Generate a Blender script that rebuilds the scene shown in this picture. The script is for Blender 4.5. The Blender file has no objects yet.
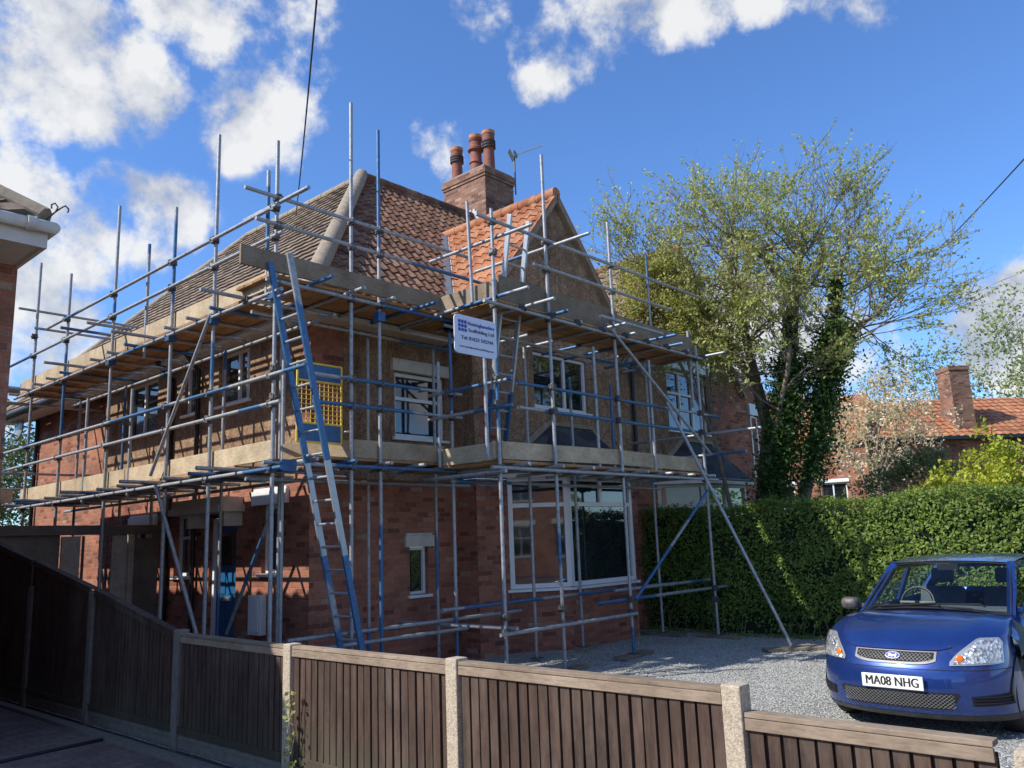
import bpy, bmesh, math, random
from mathutils import Vector, Matrix
R = math.radians
random.seed(7)
scn = bpy.context.scene
C = scn.collection
CAMZ = 1.7
# ------------------------------------------------------------------ camera
yaw, pitch, roll, FPX = R(41.987), R(10.763), R(-2.1787), 823.53
cy, sy = math.cos(yaw), math.sin(yaw)
fw = Vector((cy*math.cos(pitch), sy*math.cos(pitch), math.sin(pitch)))
rt = Vector((sy, -cy, 0)); up = rt.cross(fw)
r2 = rt*math.cos(roll)+up*math.sin(roll); u2 = -rt*math.sin(roll)+up*math.cos(roll)
cam = bpy.data.cameras.new('camera'); co = bpy.data.objects.new('camera', cam); C.objects.link(co)
co.matrix_world = Matrix(((r2.x, u2.x, -fw.x, 0), (r2.y, u2.y, -fw.y, 0), (r2.z, u2.z, -fw.z, CAMZ), (0, 0, 0, 1)))
cam.sensor_width = 36; cam.lens = FPX/1024*36; cam.clip_end = 2000; cam.clip_start = .05
scn.camera = co
def pxdir(x, y):
    return (r2*((x-512)/FPX)+u2*(-(y-384)/FPX)+fw).normalized()
# ------------------------------------------------------------------ materials
def newmat(name):
    m = bpy.data.materials.new(name); m.use_nodes = True
    nt = m.node_tree; nt.nodes.clear()
    o = nt.nodes.new('ShaderNodeOutputMaterial'); b = nt.nodes.new('ShaderNodeBsdfPrincipled')
    nt.links.new(b.outputs[0], o.inputs[0])
    return m, nt, b
def N(nt, t, **kw):
    n = nt.nodes.new(t)
    for k, v in kw.items():
        if k in n.inputs.keys(): n.inputs[k].default_value = v
        else: setattr(n, k, v)
    return n
def L(nt, a, b): nt.links.new(a, b)
def rgb(c): return (c[0], c[1], c[2], 1)
def ramp(nt, fac, stops):
    r = nt.nodes.new('ShaderNodeValToRGB'); e = r.color_ramp.elements
    while len(e) > 1: e.remove(e[-1])
    e[0].position = stops[0][0]; e[0].color = rgb(stops[0][1])
    for p, c in stops[1:]:
        q = e.new(p); q.color = rgb(c)
    L(nt, fac, r.inputs[0]); return r.outputs[0]
def noise(nt, vec, scale, detail=4, rough=.6):
    n = nt.nodes.new('ShaderNodeTexNoise'); n.inputs['Scale'].default_value = scale
    n.inputs['Detail'].default_value = detail; n.inputs['Roughness'].default_value = rough
    if vec is not None: L(nt, vec, n.inputs['Vector'])
    return n.outputs['Fac']
def bump(nt, h, b, strength, dist):
    n = nt.nodes.new('ShaderNodeBump'); n.inputs['Strength'].default_value = strength
    n.inputs['Distance'].default_value = dist; L(nt, h, n.inputs['Height']); L(nt, n.outputs[0], b.inputs['Normal'])
def mixc(nt, fac, a, b, mode='MIX'):
    n = nt.nodes.new('ShaderNodeMix'); n.data_type = 'RGBA'; n.blend_type = mode
    for s, v in ((n.inputs[0], fac), (n.inputs[6], a), (n.inputs[7], b)):
        if isinstance(v, (int, float)): s.default_value = v
        elif isinstance(v, tuple): s.default_value = rgb(v)
        else: L(nt, v, s)
    return n.outputs[2]
def math_(nt, op, a, b=None):
    n = nt.nodes.new('ShaderNodeMath'); n.operation = op
    for i, v in enumerate((a, b)):
        if v is None: continue
        if isinstance(v, (int, float)): n.inputs[i].default_value = v
        else: L(nt, v, n.inputs[i])
    return n.outputs[0]
def geo(nt): return nt.nodes.new('ShaderNodeNewGeometry')
def plain(name, col, rough=.6, metal=0, var=.15, sc=6, bmp=0, bsc=60, spec=.5, scale3=None):
    m, nt, b = newmat(name)
    g = geo(nt); vec = g.outputs['Position']
    if scale3:
        mp = nt.nodes.new('ShaderNodeMapping'); mp.inputs['Scale'].default_value = scale3; L(nt, vec, mp.inputs[0]); vec = mp.outputs[0]
    n = noise(nt, vec, sc, 5, .65)
    c = ramp(nt, n, [(.25, tuple(v*(1-var) for v in col)), (.75, tuple(min(1, v*(1+var)) for v in col))])
    L(nt, c, b.inputs['Base Color'])
    b.inputs['Roughness'].default_value = rough; b.inputs['Metallic'].default_value = metal
    b.inputs['Specular IOR Level'].default_value = spec
    if bmp: bump(nt, noise(nt, vec, bsc, 4, .7), b, bmp, .01)
    return m
def wallvec(nt):
    g = geo(nt); s = nt.nodes.new('ShaderNodeSeparateXYZ'); L(nt, g.outputs['Position'], s.inputs[0])
    n = nt.nodes.new('ShaderNodeSeparateXYZ'); L(nt, g.outputs['True Normal'], n.inputs[0])
    u = math_(nt, 'SUBTRACT', math_(nt, 'MULTIPLY', s.outputs[1], n.outputs[0]), math_(nt, 'MULTIPLY', s.outputs[0], n.outputs[1]))
    c = nt.nodes.new('ShaderNodeCombineXYZ'); L(nt, u, c.inputs[0]); L(nt, s.outputs[2], c.inputs[1])
    return c.outputs[0], g.outputs['Position']
def brick(name, c1, c2, mortar, dark=.5, pale=(.36, .24, .17)):
    m, nt, b = newmat(name)
    v, pos = wallvec(nt)
    wn = nt.nodes.new('ShaderNodeTexNoise'); wn.inputs['Scale'].default_value = 9; wn.inputs['Detail'].default_value = 4; L(nt, pos, wn.inputs['Vector'])
    ws_ = nt.nodes.new('ShaderNodeVectorMath'); ws_.operation = 'SCALE'; ws_.inputs['Scale'].default_value = .016; L(nt, wn.outputs['Color'], ws_.inputs[0])
    wa = nt.nodes.new('ShaderNodeVectorMath'); wa.operation = 'ADD'; L(nt, v, wa.inputs[0]); L(nt, ws_.outputs[0], wa.inputs[1]); v = wa.outputs[0]
    t = nt.nodes.new('ShaderNodeTexBrick'); L(nt, v, t.inputs['Vector'])
    t.inputs['Scale'].default_value = 1; t.inputs['Brick Width'].default_value = .225; t.inputs['Row Height'].default_value = .075
    t.inputs['Mortar Size'].default_value = .0065; t.inputs['Mortar Smooth'].default_value = .6; t.inputs['Bias'].default_value = -.1
    t.inputs['Color1'].default_value = rgb(c1); t.inputs['Color2'].default_value = rgb(c2); t.inputs['Mortar'].default_value = rgb(mortar)
    t2 = nt.nodes.new('ShaderNodeTexBrick'); L(nt, v, t2.inputs['Vector'])
    for k, q in (('Scale', 1), ('Brick Width', .225), ('Row Height', .075), ('Mortar Size', .0065), ('Bias', 0)): t2.inputs[k].default_value = q
    t2.inputs['Color1'].default_value = (0, 0, 0, 1); t2.inputs['Color2'].default_value = (1, 1, 1, 1); t2.inputs['Mortar'].default_value = (.5, .5, .5, 1)
    pal = ramp(nt, t2.outputs['Color'], [(.0, (0, 0, 0)), (.95, (0, 0, 0)), (.985, (1, 1, 1))])
    drk = ramp(nt, t2.outputs['Color'], [(.0, (1, 1, 1)), (.10, (1, 1, 1)), (.2, (0, 0, 0))])
    notm = math_(nt, 'SUBTRACT', 1, t.outputs['Fac'])
    c = mixc(nt, math_(nt, 'MULTIPLY', pal, notm), t.outputs['Color'], pale)
    c = mixc(nt, math_(nt, 'MULTIPLY', math_(nt, 'MULTIPLY', drk, notm), .6), c, tuple(x*dark for x in c1))
    n1 = noise(nt, pos, 1.3, 5, .65); n2 = noise(nt, pos, 25, 4, .7)
    c = mixc(nt, 1.0, c, ramp(nt, n1, [(.28, (.58, .55, .55)), (.5, (1, 1, 1)), (.72, (1.28, 1.2, 1.15))]), 'MULTIPLY')
    c = mixc(nt, 1.0, c, ramp(nt, n2, [(.25, (.75, .75, .75)), (.75, (1.2, 1.2, 1.2))]), 'MULTIPLY')
    L(nt, c, b.inputs['Base Color']); b.inputs['Roughness'].default_value = .9; b.inputs['Specular IOR Level'].default_value = .25
    h = math_(nt, 'ADD', math_(nt, 'MULTIPLY', t.outputs['Fac'], -1.), math_(nt, 'MULTIPLY', n2, .5))
    bump(nt, h, b, .8, .008)
    return m
def render_mat(name, col):
    m, nt, b = newmat(name); g = geo(nt); p = g.outputs['Position']
    n1 = noise(nt, p, .8, 6, .7); n2 = noise(nt, p, 9, 5, .7); n3 = noise(nt, p, 90, 3, .8)
    c = ramp(nt, n1, [(.28, tuple(x*.62 for x in col)), (.5, col), (.72, tuple(x*1.3 for x in col))])
    mp = nt.nodes.new('ShaderNodeMapping'); mp.inputs['Scale'].default_value = (2.2, 2.2, .25); L(nt, p, mp.inputs[0]); n4 = noise(nt, mp.outputs[0], 2.6, 6, .75)
    c = mixc(nt, 1., c, ramp(nt, n4, [(.32, (.70, .68, .66)), (.5, (1, 1, 1)), (.72, (1.18, 1.16, 1.12))]), 'MULTIPLY')
    vo = nt.nodes.new('ShaderNodeTexVoronoi'); vo.feature = 'DISTANCE_TO_EDGE'; vo.inputs['Scale'].default_value = .55; L(nt, p, vo.inputs['Vector'])
    c = mixc(nt, 1., c, ramp(nt, vo.outputs['Distance'], [(0, (.55, .52, .5)), (.006, (1, 1, 1))]), 'MULTIPLY')
    c = mixc(nt, 1., c, ramp(nt, n2, [(.3, (.66, .64, .62)), (.58, (1, 1, 1)), (.72, (1.5, 1.45, 1.35))]), 'MULTIPLY')
    n5 = noise(nt, p, 32, 4, .8); c = mixc(nt, 1., c, ramp(nt, n5, [(.34, (.50, .50, .50)), (.66, (1.45, 1.42, 1.38))]), 'MULTIPLY')
    c = mixc(nt, 1., c, ramp(nt, n3, [(.3, (.55, .55, .55)), (.7, (1.35, 1.35, 1.35))]), 'MULTIPLY')
    L(nt, c, b.inputs['Base Color']); b.inputs['Roughness'].default_value = .95; b.inputs['Specular IOR Level'].default_value = .15
    bump(nt, math_(nt, 'ADD', n3, math_(nt, 'MULTIPLY', n2, .6)), b, .9, .012)
    return m
def tile_mat(name, c1, c2, c3, sc=5.0):
    m, nt, b = newmat(name); g = geo(nt); p = g.outputs['Position']
    vo = nt.nodes.new('ShaderNodeTexVoronoi'); vo.inputs['Scale'].default_value = sc; L(nt, p, vo.inputs['Vector'])
    s = nt.nodes.new('ShaderNodeSeparateColor'); L(nt, vo.outputs['Color'], s.inputs[0])
    c = ramp(nt, s.outputs[0], [(.0, c1), (.45, c2), (1, c3)])
    n2 = noise(nt, p, 1.2, 6, .7); n3 = noise(nt, p, 35, 4, .7)
    c = mixc(nt, 1., c, ramp(nt, n2, [(.3, (.68, .68, .66)), (.7, (1.15, 1.12, 1.1))]), 'MULTIPLY')
    c = mixc(nt, 1., c, ramp(nt, n3, [(.3, (.75, .75, .72)), (.7, (1.2, 1.2, 1.2))]), 'MULTIPLY')
    L(nt, c, b.inputs['Base Color']); b.inputs['Roughness'].default_value = .85; b.inputs['Specular IOR Level'].default_value = .3
    bump(nt, n3, b, .4, .006)
    return m
def leaf_mat(name, a, bcol, trans=.35):
    m = bpy.data.materials.new(name); m.use_nodes = True; nt = m.node_tree; nt.nodes.clear()
    o = nt.nodes.new('ShaderNodeOutputMaterial'); d = nt.nodes.new('ShaderNodeBsdfPrincipled'); t = nt.nodes.new('ShaderNodeBsdfTranslucent'); mx = nt.nodes.new('ShaderNodeMixShader')
    g = geo(nt); c = ramp(nt, g.outputs['Random Per Island'], [(0, a), (1, bcol)])
    n = noise(nt, g.outputs['Position'], 1.1, 3, .6)
    c = mixc(nt, 1., c, ramp(nt, n, [(.3, (.8, .82, .8)), (.7, (1.15, 1.12, 1.05))]), 'MULTIPLY')
    L(nt, c, d.inputs['Base Color']); L(nt, c, t.inputs['Color']); d.inputs['Roughness'].default_value = .5; d.inputs['Specular IOR Level'].default_value = .35
    mx.inputs[0].default_value = trans; L(nt, d.outputs[0], mx.inputs[1]); L(nt, t.outputs[0], mx.inputs[2]); L(nt, mx.outputs[0], o.inputs[0])
    return m
def steel_mat(name, bluet=.62):
    m, nt, b = newmat(name); oi = nt.nodes.new('ShaderNodeObjectInfo'); g = geo(nt)
    add = nt.nodes.new('ShaderNodeVectorMath'); add.operation = 'ADD'; L(nt, g.outputs['Position'], add.inputs[0])
    mul = nt.nodes.new('ShaderNodeVectorMath'); mul.operation = 'SCALE'; cx = nt.nodes.new('ShaderNodeCombineXYZ')
    L(nt, oi.outputs['Random'], cx.inputs[0]); L(nt, oi.outputs['Random'], cx.inputs[2]); L(nt, cx.outputs[0], mul.inputs[0]); mul.inputs['Scale'].default_value = 57
    L(nt, mul.outputs[0], add.inputs[1])
    n = noise(nt, add.outputs[0], .55, 1, .3); n2 = noise(nt, g.outputs['Position'], 18, 5, .75)
    f = ramp(nt, n, [(bluet, (0, 0, 0)), (bluet+.012, (1, 1, 1))])
    gal = ramp(nt, n2, [(.28, (.16, .165, .17)), (.45, (.30, .31, .32)), (.6, (.40, .41, .41)), (.66, (.27, .21, .16)), (.72, (.5, .48, .44))])
    blu = ramp(nt, n2, [(.3, (.05, .11, .20)), (.62, (.06, .17, .33)), (.70, (.30, .32, .34))])
    L(nt, mixc(nt, f, gal, blu), b.inputs['Base Color'])
    b.inputs['Metallic'].default_value = .35; b.inputs['Roughness'].default_value = .48
    return m
def board_mat(name, col, sc=(1, 1, 1)):
    m, nt, b = newmat(name); oi = nt.nodes.new('ShaderNodeObjectInfo'); g = geo(nt)
    mp = nt.nodes.new('ShaderNodeMapping'); mp.inputs['Scale'].default_value = sc; L(nt, g.outputs['Position'], mp.inputs[0])
    n = noise(nt, mp.outputs[0], 12, 6, .7); n2 = noise(nt, g.outputs['Position'], 2.2, 5, .7)
    c = ramp(nt, n, [(.25, tuple(x*.62 for x in col)), (.5, col), (.8, tuple(x*1.25 for x in col))])
    c = mixc(nt, 1., c, ramp(nt, n2, [(.3, (.62, .60, .58)), (.65, (1.1, 1.1, 1.1))]), 'MULTIPLY')
    c = mixc(nt, 1., c, ramp(nt, oi.outputs['Random'], [(0, (.78, .76, .74)), (1, (1.15, 1.13, 1.1))]), 'MULTIPLY')
    L(nt, c, b.inputs['Base Color']); b.inputs['Roughness'].default_value = .85; b.inputs['Specular IOR Level'].default_value = .2
    bump(nt, n, b, .35, .004)
    return m
def glass_mat(name, col=(.012, .016, .02), spec=.9, blinds=None):
    m, nt, b = newmat(name); g = geo(nt)
    if blinds:
        s = nt.nodes.new('ShaderNodeSeparateXYZ'); L(nt, g.outputs['Position'], s.inputs[0])
        w = math_(nt, 'FRACT', math_(nt, 'MULTIPLY', s.outputs[2], 22)); n = noise(nt, g.outputs['Position'], 2.5, 3)
        c = ramp(nt, w, [(0, col), (.55, tuple(x*1.3 for x in col)), (.62, blinds), (.95, blinds)])
        c = mixc(nt, ramp(nt, n, [(.35, (0, 0, 0)), (.6, (1, 1, 1))]), c, col)
    else:
        n = noise(nt, g.outputs['Position'], 3, 4)
        c = ramp(nt, n, [(.3, tuple(x*.5 for x in col)), (.7, tuple(x*1.8 for x in col))])
    L(nt, c, b.inputs['Base Color']); b.inputs['Roughness'].default_value = .03; b.inputs['Specular IOR Level'].default_value = spec; b.inputs['IOR'].default_value = 1.6
    bump(nt, noise(nt, g.outputs['Position'], 1.5, 1), b, .06, .02)
    return m
M = {}
M['brick'] = brick('red_brick', (.28, .10, .062), (.40, .16, .095), (.25, .20, .16))
M['brickup'] = brick('orange_red_brick', (.30, .115, .07), (.40, .17, .10), (.30, .24, .19))
M['brickpale'] = brick('pale_red_brick', (.42, .19, .12), (.50, .26, .17), (.40, .34, .28))
M['brickch'] = brick('weathered_chimney_brick', (.20, .10, .068), (.32, .175, .12), (.20, .17, .14))
M['render'] = render_mat('brown_roughcast', (.34, .228, .148))
M['pantile'] = tile_mat('weathered_clay_pantile', (.13, .065, .042), (.20, .10, .062), (.29, .175, .115))
M['pannew'] = tile_mat('orange_clay_pantile', (.30, .11, .055), (.42, .165, .08), (.47, .235, .13))
M['concrete_tile'] = tile_mat('grey_brown_concrete_tile', (.16, .12, .09), (.22, .17, .13), (.29, .225, .17))
M['ridge'] = plain('mortar_beige_hip', (.28, .225, .16), .9, var=.35, sc=9, bmp=.5)
M['slate'] = tile_mat('dark_slate', (.035, .04, .05), (.055, .06, .07), (.09, .095, .10), 4)
M['white'] = plain('white_upvc', (.74, .74, .72), .35, var=.05, sc=4)
M['cream'] = plain('weathered_cream_paint', (.55, .50, .42), .6, var=.18, sc=9)
M['glass'] = glass_mat('window_glass')
M['glassb'] = glass_mat('window_glass_over_blinds', (.010, .014, .018), .9, (.030, .036, .042))
M['curtain_y'] = glass_mat('yellow_green_curtain_behind_glass', (.22, .26, .03), .6, (.30, .34, .05))
M['curtain_b'] = glass_mat('beige_blind_behind_glass', (.20, .15, .10), .6, (.28, .22, .15))
M['lead'] = plain('lead_flashing', (.50, .50, .50), .5, var=.3, sc=15)
M['leaddark'] = plain('dull_lead', (.13, .135, .145), .5, var=.3, sc=9)
M['black'] = plain('black_plastic', (.015, .015, .016), .4, var=.3)
M['steel'] = steel_mat('galvanised_steel_tube', .66)
M['steelb'] = steel_mat('blue_banded_steel_tube', .52)
M['coupler'] = plain('rusty_steel_coupler', (.11, .10, .095), .6, .5, var=.5, sc=30)
M['bluesteel'] = plain('blue_painted_steel', (.03, .10, .22), .45, .1, var=.35, sc=12)
M['board'] = board_mat('pale_scaffold_board', (.47, .38, .26), (1, 1, 6))
M['boardu'] = board_mat('brown_deck_board', (.40, .235, .115), (1, .35, 1))
M['boardd'] = board_mat('dark_toe_board', (.26, .205, .145), (1, 1, 6))
M['sole'] = board_mat('grey_sole_board', (.30, .25, .18), (1, 1, 4))
M['concrete'] = plain('exposed_aggregate_concrete', (.46, .38, .28), .9, var=.5, sc=75, bmp=.8, bsc=90)
M['gravelboard'] = plain('grey_concrete_gravel_board', (.17, .155, .13), .9, var=.3, sc=14, bmp=.4)
M['potrim'] = plain('orange_pot_rim', (.48, .20, .09), .8, var=.3, sc=20)
M['clay'] = plain('terracotta_pot', (.23, .075, .048), .75, var=.35, sc=14, bmp=.2)
M['claydark'] = plain('sooty_terracotta', (.06, .04, .035), .8, var=.5, sc=20)
M['gravelpot'] = plain('cement_flaunching', (.26, .23, .19), .95, var=.3, sc=20, bmp=.6)
M['bluedoor'] = plain('blue_painted_door', (.015, .10, .23), .35, var=.12)
M['alu'] = plain('aluminium', (.40, .41, .42), .4, .55, var=.12, sc=20)
M['yellow'] = plain('yellow_paint', (.80, .58, .08), .45, var=.2, sc=15)
M['mesh'] = plain('orange_yellow_mesh', (.85, .50, .10), .5, var=.3, sc=15)
M['bark'] = plain('grey_brown_bark', (.19, .15, .11), .95, var=.5, sc=12, bmp=.9, bsc=40)
M['barkp'] = plain('pale_branch_bark', (.36, .29, .21), .95, var=.4, sc=12, bmp=.6, bsc=40)
M['leafspring'] = leaf_mat('spring_leaf', (.33, .40, .09), (.58, .58, .22), .5)
M['leafyel'] = leaf_mat('yellow_green_leaf', (.32, .35, .08), (.54, .50, .16), .5)
M['leafdark'] = leaf_mat('dark_ivy_leaf', (.03, .07, .015), (.09, .16, .035), .25)
M['leafhedge'] = leaf_mat('privet_leaf', (.07, .14, .025), (.26, .34, .07), .4)
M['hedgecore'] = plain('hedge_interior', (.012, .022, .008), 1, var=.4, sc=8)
M['leafgold'] = leaf_mat('golden_leaf', (.28, .34, .03), (.50, .52, .06), .4)
M['blossom'] = leaf_mat('pink_white_blossom', (.42, .40, .16), (.90, .76, .62), .4)
M['leafpale'] = leaf_mat('pale_birch_leaf', (.22, .27, .10), (.38, .42, .18), .45)
M['leafbg'] = leaf_mat('pale_distant_leaf', (.10, .14, .04), (.20, .24, .08), .35)
# brown stained fence boards
def fencemat():
    m, nt, b = newmat('brown_stained_board'); g = geo(nt); p = g.outputs['Position']
    mp = nt.nodes.new('ShaderNodeMapping'); mp.inputs['Scale'].default_value = (1, 1, .12); L(nt, p, mp.inputs[0])
    n = noise(nt, mp.outputs[0], 22, 6, .7); n2 = noise(nt, p, 3, 6, .75); n3 = noise(nt, p, 22, 3, .8)
    c = ramp(nt, n, [(.25, (.032, .020, .016)), (.5, (.068, .044, .034)), (.8, (.11, .075, .056))])
    c = mixc(nt, 1., c, ramp(nt, n2, [(.3, (.75, .75, .75)), (.7, (1.2, 1.15, 1.1))]), 'MULTIPLY')
    c = mixc(nt, ramp(nt, n3, [(.70, (0, 0, 0)), (.78, (.5, .5, .5))]), c, (.24, .19, .15))
    c = mixc(nt, 1., c, ramp(nt, g.outputs['Random Per Island'], [(0, (.85, .85, .85)), (1, (1.15, 1.12, 1.1))]), 'MULTIPLY')
    mp2 = nt.nodes.new('ShaderNodeMapping'); mp2.inputs['Scale'].default_value = (1, 1, .35); L(nt, p, mp2.inputs[0]); n5 = noise(nt, mp2.outputs[0], 1.6, 6, .75)
    c = mixc(nt, ramp(nt, n5, [(.5, (0, 0, 0)), (.7, (.55, .55, .55))]), c, (.17, .135, .105))
    s_ = nt.nodes.new('ShaderNodeSeparateXYZ'); L(nt, p, s_.inputs[0]); lowm = nt.nodes.new('ShaderNodeMapRange'); lowm.inputs[1].default_value = .45; lowm.inputs[2].default_value = .15; L(nt, math_(nt, 'ADD', s_.outputs[2], math_(nt, 'MULTIPLY', math_(nt, 'SUBTRACT', n2, .5), .5)), lowm.inputs[0])
    c = mixc(nt, math_(nt, 'MULTIPLY', lowm.outputs[0], .5), c, (.07, .075, .045))
    L(nt, c, b.inputs['Base Color']); b.inputs['Roughness'].default_value = .8; b.inputs['Specular IOR Level'].default_value = .25
    bump(nt, n, b, .5, .006)
    return m
M['fence'] = fencemat()
M['cap'] = board_mat('weathered_cap_rail', (.30, .235, .175), (6, 1, 6))
M['oldwood'] = board_mat('old_grey_timber', (.17, .145, .115), (1, 1, 6))
M['oldpale'] = board_mat('pale_grey_timber', (.36, .32, .25), (6, 6, 1))
def gravelmat():
    m, nt, b = newmat('grey_slate_gravel'); g = geo(nt); p = g.outputs['Position']
    v = nt.nodes.new('ShaderNodeTexVoronoi'); v.inputs['Scale'].default_value = 52; L(nt, p, v.inputs['Vector'])
    s = nt.nodes.new('ShaderNodeSeparateColor'); L(nt, v.outputs['Color'], s.inputs[0])
    c = ramp(nt, s.outputs[0], [(0, (.17, .17, .16)), (.5, (.35, .35, .325)), (1, (.60, .60, .54))])
    n = noise(nt, p, .9, 5, .7)
    c = mixc(nt, 1., c, ramp(nt, n, [(.3, (.80, .80, .78)), (.7, (1.12, 1.12, 1.1))]), 'MULTIPLY')
    n4 = noise(nt, p, 2.2, 6, .75)
    c = mixc(nt, ramp(nt, n4, [(.56, (0, 0, 0)), (.72, (.7, .7, .7))]), c, (.24, .21, .14))
    L(nt, c, b.inputs['Base Color']); b.inputs['Roughness'].default_value = .9
    bump(nt, v.outputs['Distance'], b, 1.0, -.02)
    return m
M['gravel'] = gravelmat()
def pavemat():
    m, nt, b = newmat('block_paving'); g = geo(nt); p = g.outputs['Position']
    t = nt.nodes.new('ShaderNodeTexBrick'); L(nt, p, t.inputs['Vector'])
    for k, q in (('Scale', 1), ('Brick Width', .2), ('Row Height', .1), ('Mortar Size', .004), ('Bias', 0)): t.inputs[k].default_value = q
    t.inputs['Color1'].default_value = rgb((.15, .105, .085)); t.inputs['Color2'].default_value = rgb((.23, .15, .12)); t.inputs['Mortar'].default_value = rgb((.06, .055, .045))
    n = noise(nt, p, 2.3, 6, .7); n2 = noise(nt, p, 40, 3, .7)
    c = mixc(nt, 1., t.outputs['Color'], ramp(nt, n, [(.3, (.7, .7, .7)), (.7, (1.2, 1.2, 1.2))]), 'MULTIPLY')
    c = mixc(nt, 1., c, ramp(nt, n2, [(.3, (.8, .8, .8)), (.7, (1.2, 1.2, 1.2))]), 'MULTIPLY')
    L(nt, c, b.inputs['Base Color']); b.inputs['Roughness'].default_value = .85
    bump(nt, math_(nt, 'MULTIPLY', t.outputs['Fac'], -1.), b, .6, .006)
    return m
M['paving'] = pavemat()
M['ground'] = plain('grass_and_soil', (.07, .09, .03), .95, var=.5, sc=3, bmp=.5)
# car paints
def carpaint():
    m, nt, b = newmat('metallic_blue_paint'); g = geo(nt); n = noise(nt, g.outputs['Position'], 6, 4)
    L(nt, ramp(nt, n, [(.3, (.010, .034, .17)), (.7, (.013, .046, .21))]), b.inputs['Base Color'])
    b.inputs['Metallic'].default_value = .5; b.inputs['Roughness'].default_value = .33
    b.inputs['Coat Weight'].default_value = 1; b.inputs['Coat Roughness'].default_value = .04
    return m
M['paint'] = carpaint()
M['chrome'] = plain('satin_silver_trim', (.55, .54, .52), .3, .7, var=.1)
M['rubber'] = plain('tyre_rubber', (.012, .012, .012), .8, var=.3, sc=20)
M['darkin'] = plain('dark_recess', (.006, .006, .007), .8, var=.3)
M['seat'] = plain('dark_blue_grey_seat_cloth', (.11, .125, .15), .9, var=.3, sc=10)
M['plate'] = plain('white_reflective_plate', (.78, .78, .72), .4, var=.02)
M['ink'] = plain('black_lettering', (.012, .012, .012), .6, var=.1)
M['blueink'] = plain('blue_lettering', (.04, .06, .32), .6, var=.1)
M['darkink'] = plain('navy_grey_lettering', (.06, .06, .11), .6, var=.1)
M['signw'] = plain('pale_sign_board', (.62, .66, .78), .5, var=.05)
M['orange'] = plain('orange_indicator_lens', (.75, .17, .02), .25, var=.1)
M['wire'] = plain('black_cable', (.02, .02, .025), .7, var=.1)
def lampmat():
    m, nt, b = newmat('headlamp_reflector'); g = geo(nt); v = nt.nodes.new('ShaderNodeTexVoronoi'); v.inputs['Scale'].default_value = 38; L(nt, g.outputs['Position'], v.inputs['Vector'])
    s = nt.nodes.new('ShaderNodeSeparateColor'); L(nt, v.outputs['Color'], s.inputs[0])
    L(nt, ramp(nt, s.outputs[0], [(0, (.22, .23, .24)), (.5, (.55, .55, .54)), (1, (.9, .9, .88))]), b.inputs['Base Color'])
    b.inputs['Metallic'].default_value = .55; b.inputs['Roughness'].default_value = .18; b.inputs['Coat Weight'].default_value = 1; b.inputs['Coat Roughness'].default_value = .02
    bump(nt, v.outputs['Distance'], b, .7, .02)
    return m
M['lamp'] = lampmat()
def screen():
    m = bpy.data.materials.new('clear_car_glass'); m.use_nodes = True; nt = m.node_tree; nt.nodes.clear()
    o = nt.nodes.new('ShaderNodeOutputMaterial'); t = nt.nodes.new('ShaderNodeBsdfTransparent'); gl = nt.nodes.new('ShaderNodeBsdfGlossy'); f = nt.nodes.new('ShaderNodeFresnel'); mx = nt.nodes.new('ShaderNodeMixShader')
    t.inputs[0].default_value = (.80, .86, .82, 1); gl.inputs['Roughness'].default_value = .02; f.inputs[0].default_value = 1.5
    L(nt, f.outputs[0], mx.inputs[0]); L(nt, t.outputs[0], mx.inputs[1]); L(nt, gl.outputs[0], mx.inputs[2]); L(nt, mx.outputs[0], o.inputs[0])
    return m
M['creamp'] = plain('aged_cream_plastic', (.58, .54, .46), .45, var=.1, sc=6)
M['screen'] = screen()
M['coupler_l'] = plain('satin_grey_trim', (.24, .235, .23), .5, .3, var=.1)
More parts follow.
